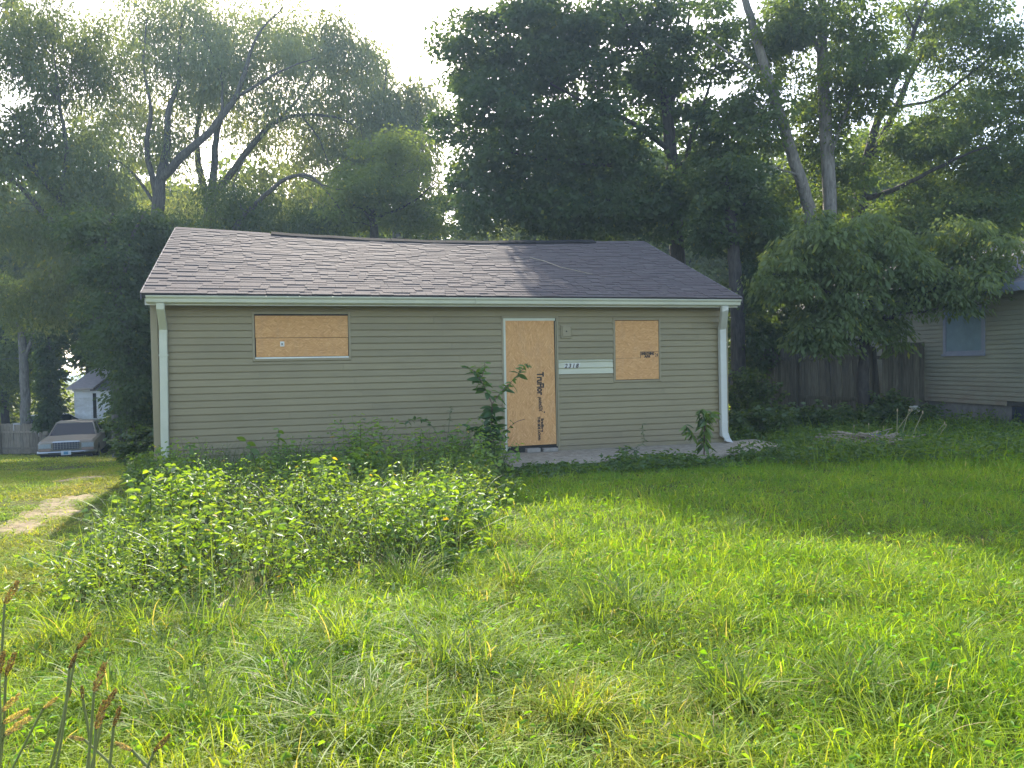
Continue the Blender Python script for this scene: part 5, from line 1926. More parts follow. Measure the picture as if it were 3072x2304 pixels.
def lawn():
    rg = np.random.default_rng(202)
    zones = (('long unmown front lawn of green and yellowed grass', 2.1, 6.2, 0.30, 0.24, 620, (0.035, 0.19, 0.0030, 0.0082, 4), 12, 900),
             ('lawn in front of the house and along the drive', 6.2, 14.6, 0.42, 0.33, 520, (0.04, 0.17, 0.0046, 0.0100, 3), 12, 930),
             ('grass sloping away beyond the house and around the parked sedan', 14.6, 40.0, 0.95, 0.75, 420, (0.04, 0.12, 0.012, 0.022, 2), 6, 960))
    for zi, (lab, y0, y1, step, rad, nb, (h0, h1, w0, w1, K), nv, sd) in enumerate(zones):
        patches = tuft_objects('grass_patch', nv, nb, rad, h0, h1, w0, w1, K, sd, leaves=nb // 45)
        small = tuft_objects('grass_tuft', 8, 20, rad * 0.22, h0, h1, w0, w1, K, sd + 500)
        gx_ = np.arange(-0.70 * y1 - 1.5, 0.70 * y1 + 1.5, step)
        gy_ = np.arange(y0, y1, step)
        X, Y = [q.ravel() for q in np.meshgrid(gx_, gy_)]
        X = X + rg.uniform(-0.35, 0.35, len(X)) * step
        Y = Y + rg.uniform(-0.35, 0.35, len(Y)) * step
        ok = np.abs(X) < 0.70 * Y + 1.4
        if zi == 2:
            ok &= (X < -4) | (X > 4)
        X, Y = X[ok], Y[ok]
        # a patch goes where nothing but lawn lies under it; single tufts fill the borders
        free = np.ones(len(X), bool)
        anyfree = np.zeros(len(X), bool)
        for dx, dy in [(0, 0)] + [(rad * 1.1 * cos(t), rad * 1.1 * sin(t)) for t in np.arange(8) * pi / 4]:
            f_ = ~in_house(X + dx, Y + dy, 0.03) & ~in_poly(X + dx, Y + dy, slab_poly) & ~in_poly(X + dx, Y + dy, bed) & (dirt_mask(X + dx, Y + dy) < 0.25)
            free &= f_
            anyfree |= f_
        set_down('grass', lab, np.stack([X[free], Y[free], gz(X[free], Y[free])], 1), rg.random(free.sum()) * 6.28, lawn_height(X[free], Y[free]) * (0.85 + 0.3 * rg.random(free.sum())), lawn_colour(X[free], Y[free], rg, 0.10, 0.0), patches, sd)
        bx, by = X[anyfree & ~free], Y[anyfree & ~free]
        per = 26 if zi < 2 else 12
        bx = np.repeat(bx, per) + rg.uniform(-0.62, 0.62, len(bx) * per) * step
        by = np.repeat(by, per) + rg.uniform(-0.62, 0.62, len(by) * per) * step
        k_ = keep_mask(bx, by, rg, 0.1)
        bx, by = bx[k_], by[k_]
        if len(bx):
            set_down('grass', lab + ', ragged border', np.stack([bx, by, gz(bx, by)], 1), rg.random(len(bx)) * 6.28, lawn_height(bx, by) * (0.75 + 0.5 * rg.random(len(bx))), lawn_colour(bx, by, rg, 0.13), small, sd + 7)
    cl = Cloud()
    # coarse clumps of long arching blades
    spots = [(1220, 1770, 170, .42), (430, 1900, 160, .40), (640, 1905, 170, .40), (1400, 2010, 190, .42), (1830, 1850, 170, .40), (1010, 1950, 150, .36), (200, 1930, 130, .38), (1050, 2220, 200, .36),
             (2190, 2120, 170, .34), (1960, 1870, 120, .36), (1550, 1760, 140, .38), (1480, 1640, 150, .40), (1660, 1640, 130, .36), (2420, 1800, 110, .32), (2650, 1760, 90, .34), (890, 2090, 120, .33),
             (1720, 2160, 130, .30), (310, 2120, 110, .36), (2880, 1950, 90, .30), (560, 2200, 120, .33), (2560, 2090, 110, .30), (1300, 1620, 110, .34), (1150, 1590, 110, .42), (1960, 1640, 110, .3), (2700, 2250, 140, .3)]
    for k in range(150):
        px, py = rg.uniform(60, 3050), rg.uniform(1560, 2300)
        spots.append((px, py, int(rg.uniform(25, 75)), rg.uniform(0.16, 0.27)))
    for px, py, n, L_ in spots:
        c = G(px, py)
        if in_house(np.array([c[0]]), np.array([c[1]]), 0.1)[0]:
            continue
        if c[0] < -2.2 and 6.3 < c[1] < 10.5:
            continue
        rr = 0.11 * np.sqrt(rg.random(n)) * (L_ / 0.36)
        a = rg.random(n) * 2 * pi
        lx, ly = rg.normal(0, 0.12, 2)
        P = np.stack([c[0] + rr * np.cos(a) * rg.uniform(0.8, 1.9), c[1] + rr * np.sin(a), np.full(n, c[2] - 0.01)], 1)
        az = a + rg.normal(0, 1.1, n)
        az = np.arctan2(np.sin(az) + 2.5 * ly, np.cos(az) + 2.5 * lx)
        tone = rg.random()
        col = (np.array([0.11, 0.18, 0.05]) * (1 - tone) + np.array([0.18, 0.26, 0.045]) * tone) * (0.75 + 0.5 * rg.random(n))[:, None]
        col[rg.random(n) < 0.06] = (0.36, 0.31, 0.18)
        cl.blades(P, L_ * (0.35 + 0.75 * rg.random(n)), 0.0045 + 0.004 * rg.random(n), az, 0.35 + 1.05 * rg.random(n), col, K=6, twist=rg.normal(0, 0.3, n))
    # tall stalks and rank grass in the shaded right-hand yard
    n = 3800
    x = rg.uniform(3.5, 12.0, n)
    y = rg.uniform(10.5, 17.5, n)
    ok = (x < 0.72 * y + 0.5) & keep_mask(x, y, rg) & (x > 4.2 + 0.0 * y)
    x, y = x[ok], y[ok]
    m = len(x)
    cl.blades(np.stack([x, y, gz(x, y)], 1), 0.22 + 0.32 * rg.random(m) ** 2, 0.007 + 0.005 * rg.random(m), rg.random(m) * 2 * pi, 0.2 + 0.7 * rg.random(m), lawn_colour(x, y, rg) * 0.85, K=4)
    # small broad leaves: clover, violets, plantain
    for (n, y0, y1, L0, L1) in ((2600, 2.4, 6.5, 0.02, 0.055), (4500, 6.5, 14.5, 0.03, 0.06)):
        x, y = scatter(n, y0, y1, 1.0, rg)
        patch = fbm(x * 1.1 + 5, y * 1.1, 12.0)
        ok = keep_mask(x, y, rg) & (rg.random(n) < np.clip(0.15 + 1.3 * patch + 0.2 * sstep(0, 2, x), 0.03, 1))
        ok &= ~((x < -2.2) & (y > 6.0) & (rg.random(n) < 0.8))
        x, y = x[ok], y[ok]
        m = len(x)
        a = rg.random(m) * 2 * pi
        L_ = L0 + (L1 - L0) * rg.random(m) ** 1.5
        z = gz(x, y) + 0.05 + 0.09 * rg.random(m)
        g = rg.random(m)[:, None]
        col = np.array([0.06, 0.14, 0.025]) * (1 - g) + np.array([0.12, 0.22, 0.04]) * g
        cl.leaves(np.stack([x, y, z], 1), np.stack([np.cos(a), np.sin(a), rg.normal(0.1, 0.35, m)], 1), np.array([0, 0, 0.8]) + rg.normal(0, 0.6, (m, 3)), L_, L_ * (0.3 + 0.35 * rg.random(m)), col, detail=True, fold=0.2)
    o = cl.build('grass_clumps', MATS['grass'])
    tag(o, 'coarse arching clumps and broad weed leaves standing out of the lawn', 'grass', kind='stuff')


lawn()


def low_weeds():
    """rank weeds along the path edge and in the shade of the right-hand yard"""
    rg = np.random.default_rng(303)
    cl = Cloud()
    pts = []
    for k in range(800):
        u_ = rg.uniform(4.6, 10.9)
        d_ = rg.random() ** 1.2 * 0.95
        p = HW(u_, -1.57 - d_ * 0.8, 0)
        pts.append((p[0], p[1], 0.03 + 0.07 * rg.random() + (0.16 * rg.random() if 6.3 < u_ < 7.7 else 0)))
    for k in range(620):
        p = HW(rg.uniform(9.5, 12.0), rg.uniform(-1.0, 1.2), 0)
        pts.append((p[0], p[1], 0.08 + 0.16 * rg.random()))
    for k in range(1500):
        px, py = rg.uniform(2180, 3100), rg.uniform(1275, 1400)
        p = G(px, py)
        pts.append((p[0], p[1], 0.10 + 0.28 * rg.random()))
    for k in range(420):
        px, py = rg.uniform(395, 475), rg.uniform(1400, 1490)
        p = G(px, py)
        pts.append((p[0], p[1], 0.10 + 0.20 * rg.random()))
    A_ = np.array(pts)
    ok = ~in_house(A_[:, 0], A_[:, 1], 0.05) & ~in_poly(A_[:, 0], A_[:, 1], slab_poly)
    A_ = A_[ok]
    n = len(A_)
    lean = rg.normal(0, 0.06, (n, 2))
    for k in range(9):
        t = 0.2 + 0.8 * k / 8
        a = k * 2.4 + rg.random(n) * 1.2
        P = np.stack([A_[:, 0] + lean[:, 0] * t, A_[:, 1] + lean[:, 1] * t, gz(A_[:, 0], A_[:, 1]) + A_[:, 2] * t], 1)
        ax = np.stack([np.cos(a), np.sin(a), rg.normal(-0.05, 0.3, n)], 1)
        L_ = 0.05 + 0.06 * rg.random(n)
        g = rg.random(n)[:, None]
        col = np.array([0.06, 0.12, 0.025]) * (1 - g) + np.array([0.13, 0.20, 0.045]) * g
        cl.leaves(P, ax, np.array([0, -0.2, 0.9]) + rg.normal(0, 0.5, (n, 3)), L_, L_ * (0.3 + 0.3 * rg.random(n)), col, detail=True)
    o = cl.build('weeds', MATS['leaf_low'])
    tag(o, 'rank low weeds along the path edge and the shaded side yard', 'weeds', kind='stuff')


low_weeds()

# dry seed heads standing in the nearest grass
SEED = [(250, 1925, 2.35, 0.9, 0.7, 0), (218, 1985, 2.3, 0.7, 0.4, 0), (298, 2035, 2.15, 1.25, 0.35, 0), (330, 2098, 2.2, 0.9, 0.55, 0), (302, 2145, 2.1, 1.2, 0.3, 0), (350, 2152, 2.15, 0.8, 0.3, 0),
        (247, 2078, 2.4, 0.6, -0.1, 0), (205, 2090, 2.45, 0.6, 0.4, 0), (33, 1780, 2.4, 1.2, 0.5, 0), (30, 1995, 2.2, 1.0, 0.35, 0), (4, 1990, 2.1, 0.9, 0.2, 0), (30, 2110, 2.2, 1.0, 0.8, 1),
        (45, 2150, 2.2, 1.1, 1.1, 1), (50, 2180, 2.15, 1.2, 1.0, 1), (485, 2230, 2.1, 0.9, 0.75, 0), (372, 2240, 2.2, 0.8, -1.2, 1), (232, 2215, 2.3, 0.7, -1.4, 1), (150, 2110, 2.5, 0.8, 0.9, 1)]
for i, (px, py, dist, sc, tilt, tan) in enumerate(SEED):
    top = D(px, py, dist)
    ax = np.array([sin(tilt), 0.1, cos(tilt)])
    ax /= np.linalg.norm(ax)
    L_ = 0.066 * sc
    foot = np.array([top[0] - 0.25 * sin(tilt) - 0.1, top[1] + 0.12, float(gz(top[0], top[1]))])
    low = top - ax * L_ * 0.5
    root = empty('grass_stalk', foot)
    tag(root, 'pale tan seed head nodding on a tall grass stalk in the front lawn' if tan else 'brown bushy seed head on a tall grass stalk in the front lawn', 'grass stalk', 'tan seed stalks' if tan else 'brown seed stalks')
    Q = smooth_path([[*foot, 0.0014], [*(foot * 0.45 + low * 0.55 + np.array([0.02, 0.0, 0.04])), 0.0012], [*low, 0.0009]], 5)
    st = Cloud()
    st.tube(Q[:, :3], Q[:, 3], 5, (1, 1, 1))
    st.build('stem', MATS['stem_pale'], root, foot, smooth=True)
    rg = np.random.default_rng(400 + i)
    cl = Cloud()
    n = 300
    t = rg.random(n)
    a = rg.random(n) * 2 * pi
    e1 = unit(np.cross(ax, [0.2, 1, 0.1]))
    e2 = np.cross(ax, e1)
    r_ = 0.011 * sc * np.sin(pi * np.clip(t * 0.9 + 0.08, 0, 1)) * (0.6 + 0.6 * np.abs(np.sin(t * 9 + i)))
    rad = np.cos(a)[:, None] * e1 + np.sin(a)[:, None] * e2
    P = low + ax * (t * L_)[:, None] + rad * (r_ * 0.35)[:, None]
    c = np.array([0.32, 0.26, 0.18] if tan else [0.15, 0.112, 0.085]) * (0.6 + 0.8 * rg.random(n))[:, None]
    cl.leaves(P, rad + ax * 1.1, rg.normal(size=(n, 3)), 0.0085 * sc * (0.7 + 0.6 * rg.random(n)), 0.0028 * np.ones(n), c)
    cl.build('seed_head', MATS['grass'], root, foot)

# weathered sticks and dead leaves lying on the lawn
for i, (p0, p1, r_, lab) in enumerate((((645, 1862), (690, 1826), 0.014, 'bleached split stick at the front edge of the bed'), ((655, 1845), (705, 1850), 0.008, 'thin bleached twig crossing the split stick'))):
    a, b = G(*p0), G(*p1)
    a[2] += 0.04
    b[2] += 0.07
    o = MB().tube([a, (a + b) / 2 + np.array([0, 0, 0.01]), b], [r_, r_ * 1.1, r_ * 0.5], 6).build('stick', MATS['dead_wood'])
    tag(o, lab, 'stick')

# ------------------------------------------------------------------ fences
def picket_mesh(w, h, th, pointed):
    if pointed:
        vs = [(-w / 2, 0, 0), (w / 2, 0, 0), (w / 2, 0, h - 0.07), (w * 0.22, 0, h), (-w * 0.22, 0, h), (-w / 2, 0, h - 0.07)]
    else:
        vs = [(-w / 2, 0, 0), (w / 2, 0, 0), (w / 2, 0, h), (-w / 2, 0, h)]
    n = len(vs)
    vs = vs + [(x, th, z) for x, y, z in vs]
    fs = [tuple(range(n - 1, -1, -1)), tuple(range(n, 2 * n))] + [(i, (i + 1) % n, (i + 1) % n + n, i + n) for i in range(n)]
    return MB().add(vs, fs).mesh('picket')


def fence(name, label, p0, p1, h, w, gap, mat, rails, seed, post_every=2.4, pointed=True, lean=None, rail_front=True):
    rg = random.Random(seed)
    p0, p1 = np.array(p0, float), np.array(p1, float)
    ang = math.atan2(p1[1] - p0[1], p1[0] - p0[0])
    L_ = math.hypot(*(p1 - p0)[:2])
    z0 = float(gz(p0[0], p0[1]))
    root = empty(name, (p0[0], p0[1], z0), ang)
    tag(root, label, 'fence')
    slope = (float(gz(p1[0], p1[1])) - z0) / L_
    mes = []
    for k in range(3):
        me = picket_mesh(w, h * (0.97 + 0.03 * k), 0.018, pointed)
        me.materials.append(MATS[mat])
        mes.append(me)
    n = int(L_ / (w + gap))
    for k in range(n):
        x = (k + 0.5) * (w + gap)
        o = link('picket', rg.choice(mes), None, root)
        tl = lean(x / L_) if lean else 0.0
        o.location = (x, 0, slope * x + 0.03 + rg.uniform(-0.015, 0.015))
        o.rotation_euler = (rg.uniform(-0.015, 0.015), tl + rg.uniform(-0.012, 0.012), 0)
    side = -0.045 if rail_front else 0.02
    for rz in rails:
        MB().add([(0, side, rz), (L_, side, rz + slope * L_), (L_, side + 0.04, rz + slope * L_), (0, side + 0.04, rz),
                  (0, side, rz + 0.085), (L_, side, rz + 0.085 + slope * L_), (L_, side + 0.04, rz + 0.085 + slope * L_), (0, side + 0.04, rz + 0.085)],
                 [(0, 3, 2, 1), (4, 5, 6, 7), (0, 1, 5, 4), (1, 2, 6, 5), (2, 3, 7, 6), (3, 0, 4, 7)]).build('rail', MATS[mat], root)
    x = 0.0
    while x <= L_ + 0.01:
        MB().box(x - 0.045, x + 0.045, side - 0.095, side - 0.004, slope * x - 0.3, slope * x + h + 0.03).build('post', MATS[mat], root, 0.006, seg=1)
        x += post_every
    return root


fence('picket_fence', 'weathered grey board fence beside the parked sedan', (-27.0, 34.5, 0), (-20.6, 34.0, 0), 1.30, 0.135, 0.012, 'fence_grey', (0.22, 0.95), 1, pointed=False, post_every=2.13)
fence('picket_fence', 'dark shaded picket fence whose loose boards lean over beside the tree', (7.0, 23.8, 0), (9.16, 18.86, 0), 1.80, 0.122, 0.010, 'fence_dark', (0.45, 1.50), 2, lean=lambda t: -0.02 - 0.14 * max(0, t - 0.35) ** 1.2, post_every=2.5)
# dark gate panel at the end of that fence
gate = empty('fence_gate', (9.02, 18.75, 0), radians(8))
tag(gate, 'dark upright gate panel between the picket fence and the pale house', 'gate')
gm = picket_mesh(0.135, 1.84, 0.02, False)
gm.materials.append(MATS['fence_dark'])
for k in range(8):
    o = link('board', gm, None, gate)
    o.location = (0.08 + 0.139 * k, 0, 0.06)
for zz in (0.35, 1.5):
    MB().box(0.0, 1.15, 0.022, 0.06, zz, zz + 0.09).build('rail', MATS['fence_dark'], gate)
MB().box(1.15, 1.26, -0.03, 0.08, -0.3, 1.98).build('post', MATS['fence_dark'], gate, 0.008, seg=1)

mat_plain('crawl_dark', (0.03, 0.035, 0.05), 0.8, 0.2)
# ------------------------------------------------------------------ neighbouring house on the right
NP0 = np.array([8.93, 26.2])                    # far corner
NDIR = np.array([0.165, -0.986])
NDIR = NDIR / np.linalg.norm(NDIR)
NANG = math.atan2(NDIR[1], NDIR[0])
NL = 13.5
nb = empty('neighbour_house', (NP0[0], NP0[1], 0), NANG)
tag(nb, 'pale grey-green sided house with a blue-boarded window at the yard edge', 'house')
NB0, NB1 = 0.47, 3.02
# local: x towards the camera along the wall, y away from the main house, z up; the visible face is y = 0 (towards -y)
nwall = MB().box(0, NL, 0.012, 0.12, NB0, NB1).build('side_wall', MATS['sheathing'], nb)


def n_at(px, py):
    """pixel -> (along, height) on the neighbour's wall plane"""
    d = ray(px, py)
    nrm = np.array([-NDIR[1], NDIR[0], 0])
    o_ = np.array([0, 0, EYE])
    t = ((np.array([*NP0, 0]) - o_) @ nrm) / (d @ nrm)
    p = o_ + d * t
    return float((p[:2] - NP0) @ NDIR), float(p[2])


wa, wz1 = n_at(2832, 935)
wb, wz0 = n_at(2957, 1062)
wz1 = 2.68
NW = (wa, wb, wz0, wz1)
k = 0
zt = NB0
while zt < NB1 - 0.02:
    z1 = min(zt + 0.1016, NB1)
    segs = [(0.09, NL)]
    if zt < NW[3] - 0.02 and z1 > NW[2] + 0.02:
        segs = [(0.09, NW[0]), (NW[1], NL)]
    for s0, s1 in segs:
        if zt < NB0 + 0.05 and s1 > 9.4:
            s1 = min(s1, n_at(3020, 1200)[0])
        plank(s0, s1, zt, z1, MATS['neighbour_siding'], nwall)
    zt = z1
MB().box(-0.01, 0.09, -0.02, 0.1, NB0, NB1).build('corner_post', MATS['window_frame'], nb)
fr = MB()
a, b, lo, hi = NW
fr.box(a, a + 0.09, -0.035, 0.011, lo, hi).box(b - 0.09, b, -0.035, 0.011, lo, hi).box(a + 0.09, b - 0.09, -0.034, 0.011, hi - 0.08, hi).box(a + 0.09, b - 0.09, -0.034, 0.011, lo, lo + 0.08)
nwin = fr.build('window', MATS['window_frame'], nb, 0.004, seg=1)
MB().box(a + 0.091, b - 0.091, -0.012, 0.010, lo + 0.081, hi - 0.081).build('board', MATS['window_board'], nwin)
MB().box(a - 0.03, b + 0.03, -0.06, -0.0355, lo - 0.035, lo + 0.012).build('sill', MATS['window_frame'], nwin)
MB().box(0.05, NL, 0.05, 0.14, -0.3, NB0 - 0.002).build('foundation', MATS['foundation'], nb)
MB().box(n_at(3032, 1200)[0], NL, 0.03, 0.049, 0.02, NB0 - 0.01).build('crawl_space_shade', MATS['crawl_dark'], nb)  # dark panel painted as the shade inside the open crawl space
# roof slope above, deep shaded fascia
vs = [(-0.3, -0.40, 3.02), (NL + 0.3, -0.40, 3.02), (NL + 0.3, 3.6, 4.55), (-0.3, 3.6, 4.55), (NL + 0.3, 7.6, 3.02), (-0.3, 7.6, 3.02)]
vs2 = [(x, y, z - 0.10) for x, y, z in vs]
nroof = MB().add(vs + vs2, [(0, 1, 2, 3), (3, 2, 4, 5), (6, 9, 8, 7), (9, 11, 10, 8), (0, 6, 7, 1), (5, 4, 10, 11), (0, 3, 9, 6), (3, 5, 11, 9), (1, 7, 8, 2), (2, 8, 10, 4)]).build('roof', MATS['far_roof'], nb)
for c in range(26):
    s = c / 26
    y0, z0 = -0.40 + 4.0 * s, 3.02 + 1.53 * s
    MB().add([(-0.31, y0 - 0.01, z0 + 0.012), (NL + 0.31, y0 - 0.01, z0 + 0.012), (NL + 0.31, y0 + 0.19, z0 + 0.078), (-0.31, y0 + 0.19, z0 + 0.078), (-0.31, y0 - 0.01, z0 + 0.001), (NL + 0.31, y0 - 0.01, z0 + 0.001)],
             [(0, 1, 2, 3), (4, 5, 1, 0)]).build('shingle_course', MATS['far_roof'], nroof)
MB().box(-0.3, NL + 0.3, -0.43, -0.405, 2.86, 3.03).build('fascia', MATS['window_frame'], nb)
MB().box(-0.3, NL + 0.3, -0.404, 0.01, 2.90, 2.915).build('soffit', MATS['window_frame'], nb)
MB().box(0, 0.1, 0.121, 7.2, -0.3, 3.0).build('end_wall', MATS['neighbour_siding'], nb)
# little white bucket on a grey base by the crawl space
pc = np.array([*(NP0 + NDIR * n_at(2808, 1220)[0] + np.array([-0.55, -0.05])), 0])
pb = empty('bucket', (pc[0], pc[1], float(gz(pc[0], pc[1]))))
tag(pb, 'small white ribbed bucket set on a grey lump by the pale house', 'bucket')
MB().lathe([(0.12, -0.02), (0.14, 0.04), (0.11, 0.12), (0.09, 0.15)], 14).build('base', MATS['plastic_grey'], pb, smooth=True)
MB().lathe([(0.085, 0.151), (0.10, 0.18), (0.098, 0.20), (0.112, 0.22), (0.112, 0.27), (0.12, 0.275), (0.12, 0.34), (0.127, 0.345), (0.127, 0.37), (0.10, 0.372), (0.09, 0.36)], 18).build('pail', MATS['plastic_white'], pb, smooth=True)
# trodden leaf litter at the foot of that wall
vs, fs = [], []
n = 24
for k in range(n):
    t = 2 * pi * k / n
    c = G(2960, 1262)
    x, y = c[0] + 2.6 * cos(t) * (1 + 0.1 * sin(5 * t)) * 0.45, c[1] + 3.2 * sin(t) * (1 + 0.1 * sin(3 * t))
    vs.append((x, y, float(gz(x, y)) + 0.012))
vs.append((c[0], c[1], float(gz(c[0], c[1])) + 0.02))
fs = [(n, k, (k + 1) % n) for k in range(n)]
tag(MB().add(vs, fs).build('leaf_litter', MATS['litter']), kind='structure')
# tall pale flower stalks in the shaded grass
STALKS = [(2690, 1350, 2692, 1232), (2700, 1330, 2727, 1232), (2665, 1330, 2735, 1232), (2722, 1345, 2768, 1238), (2560, 1325, 2562, 1280), (2608, 1320, 2606, 1275), (2650, 1310, 2650, 1283), (2785, 1330, 2834, 1270), (2802, 1335, 2838, 1278), (2880, 1355, 2915, 1317)]
for i, (bx, by, tx, ty) in enumerate(STALKS):
    a = G(bx, by)
    t = D(tx, ty, a[1])
    root = empty('flower_stalk', a)
    tag(root, 'thin pale stalk with a spent flower tip in the shaded side yard', 'stalk', 'spent stalks in the side yard')
    MB().tube([a - a, (t - a) * 0.55 + np.array([0, 0, 0.02]), t - a], [0.006, 0.005, 0.0035], 5).build('stem', MATS['stem_straw'], root)
    MB().lathe([(0.004, -0.02), (0.011, 0.0), (0.008, 0.025), (0.002, 0.035)], 8, t - a).build('flower_head', MATS['seed_tan'], root)

# brush pile
bp0 = G(2590, 1352)
pile = empty('brush_pile', bp0)
tag(pile, 'low heap of cut brown sticks lying in the side yard grass', 'brush pile')
rs = random.Random(77)
stick_me = []
for k in range(6):
    Ls = 0.4 + 0.14 * k
    pts = [np.array([Ls * (t - 0.5), 0.03 * sin(3 * t + k), 0.025 * sin(4 * t + 2 * k)]) for t in (0, 0.3, 0.6, 1.0)]
    me = MB().tube(pts, [0.017, 0.015, 0.012, 0.006], 6).mesh('stick')
    me.materials.append(MATS['stick'])
    stick_me.append(me)
for k in range(130):
    o = link('stick', rs.choice(stick_me), None, pile)
    x = rs.gauss(0, 0.34)
    y = rs.gauss(0, 0.22)
    o.location = (x, y, 0.03 + rs.random() * 0.27 * math.exp(-(x / 0.75) ** 2 - (y / 0.5) ** 2))
    o.rotation_euler = (rs.uniform(-0.1, 0.1), rs.uniform(-0.16, 0.16), rs.gauss(0.1, 0.45) + (pi if rs.random() < 0.5 else 0))
o = MB().tube([(0, 0, 0), (0.005, 0, 0.16)], [0.022, 0.02], 8).build('stub', MATS['stick'], pile)
o.location = (-0.28, 0.0, 0.16)
for nm, (px, py), mt, sx, lab in (('plastic_scrap', (2600, 1331), 'litter_white', 0.16, 'crumpled white scrap on the stick heap'), ('tarp_scrap', (2635, 1322), 'litter_blue', 0.13, 'small blue scrap behind the stick heap')):
    c = bp0 + np.array([(px - 2590) / F_PX * bp0[1], 0.1, 0.22])
    vs, fs = [], []
    for i in range(6):
        for j in range(5):
            vs.append((sx * (i / 5 - 0.5) * 1.6 + rs.uniform(-.015, .015), sx * (j / 4 - 0.5) + rs.uniform(-.015, .015), 0.03 * rs.random() + 0.04 * sin(i * 2 + j)))
    for i in range(5):
        for j in range(4):
            fs.append((i * 5 + j, i * 5 + j + 1, i * 5 + j + 6, i * 5 + j + 5))
    o = MB().add(vs, fs).build(nm, MATS[mt], smooth=True)
    o.location = c
    tag(o, lab, 'litter')

# ------------------------------------------------------------------ white house beyond the drive
WX, WY = -25.6, 45.0
wh = empty('white_house', (WX, WY, -1.95), radians(6))
tag(wh, 'small white sided house half hidden by leaves beyond the drive', 'house')
mw = MB().box(0, 5.4, 0.012, 6.0, -0.3, 2.42).build('wall', MATS['sheathing'], wh)
k = 0
z = 0.0
while z < 2.38:
    segs = [(0.0, 5.4)] if not (0.72 < z + 0.05 < 2.2) else [(0.0, 1.02), (1.22, 5.4)]
    for s0, s1 in segs:
        plank(s0, s1, z, min(2.42, z + 0.105), MATS['white_siding'], mw)
    z += 0.105
wv = MB().box(1.03, 1.21, -0.01, 0.0115, 0.74, 2.2).build('window', MATS['dark_gap'], wh)
MB().box(1.0, 1.028, -0.03, 0.011, 0.70, 2.24).build('frame', MATS['white_siding'], wv)
MB().box(0.0, 0.09, -0.03, 0.01, -0.1, 2.42).build('corner_post', MATS['white_siding'], wh)
MB().box(-0.05, 1.02, -0.13, -0.04, 2.33, 2.50).build('fascia', MATS['white_siding'], wh)
r_ = MB().add([(-0.25, -0.45, 2.44), (1.25, -0.45, 2.44), (1.9, 2.2, 3.75), (0.55, 2.2, 3.75), (-0.25, -0.45, 2.54), (1.25, -0.45, 2.54), (1.9, 2.2, 3.85), (0.55, 2.2, 3.85)],
              [(0, 3, 2, 1), (4, 5, 6, 7), (0, 1, 5, 4), (1, 2, 6, 5), (2, 3, 7, 6), (3, 0, 4, 7)]).build('porch_roof', MATS['pink_roof'], wh)
MB().add([(1.0, -0.3, 2.44), (5.7, -0.3, 2.44), (5.7, 3.0, 4.1), (1.0, 3.0, 4.1), (5.7, 6.3, 2.44), (1.0, 6.3, 2.44), (1.0, -0.3, 2.36), (5.7, -0.3, 2.36)],
         [(0, 1, 2, 3), (3, 2, 4, 5), (0, 6, 7, 1)]).build('roof', MATS['far_roof'], wh)


# ------------------------------------------------------------------ cars
def mat_paint(name, col, rough=0.32, metallic=0.3):
    m, nt, b = new_mat(name)
    v = world_pos(nt)
    f = noise(nt, 5, 5, 0.65, v)
    c = ramp(nt, f, [(0.35, tuple(x * 0.85 for x in col)), (0.7, col)])
    nt.links.new(c, b.inputs['Base Color'])
    b.inputs['Metallic'].default_value = metallic
    b.inputs['Roughness'].default_value = rough
    b.inputs['Coat Weight'].default_value = 0.15
    b.inputs['Coat Roughness'].default_value = 0.15
    return m


mat_paint('paint_tan', (0.22, 0.19, 0.14), 0.45, 0.0)
mat_paint('paint_white', (0.72, 0.68, 0.66), 0.35, 0.0)
mat_plain('chrome', (0.36, 0.36, 0.36), 0.38, 0.05, 10, metallic=1.0)
mat_plain('rubber', (0.02, 0.02, 0.02), 0.85, 0.2, 30)
mat_plain('grille_dark', (0.05, 0.055, 0.075), 0.4, 0.2, 30, metallic=0.5)
mat_plain('lamp_glass', (0.40, 0.43, 0.44), 0.12, 0.1, 20)
mat_plain('lamp_amber', (0.36, 0.20, 0.14), 0.2, 0.1, 20)
mat_plain('plate_white', (0.62, 0.66, 0.70), 0.4, 0.05, 30)
mat_plain('plate_blue', (0.10, 0.30, 0.45), 0.4, 0.1, 30)
m, nt, b = new_mat('car_glass')
b.inputs['Base Color'].default_value = (0.015, 0.018, 0.02, 1)
b.inputs['Roughness'].default_value = 0.08
b.inputs['Specular IOR Level'].default_value = 0.22


def skin_rings(rings, closed_ends=True):
    n = len(rings[0])
    vs = [p for r_ in rings for p in r_]
    fs = []
    for i in range(len(rings) - 1):
        for k in range(n):
            k2 = (k + 1) % n
            fs.append((i * n + k, i * n + k2, i * n + n + k2, i * n + n + k))
    if closed_ends:
        fs += [tuple(range(n - 1, -1, -1)), tuple((len(rings) - 1) * n + k for k in range(n))]
    return vs, fs


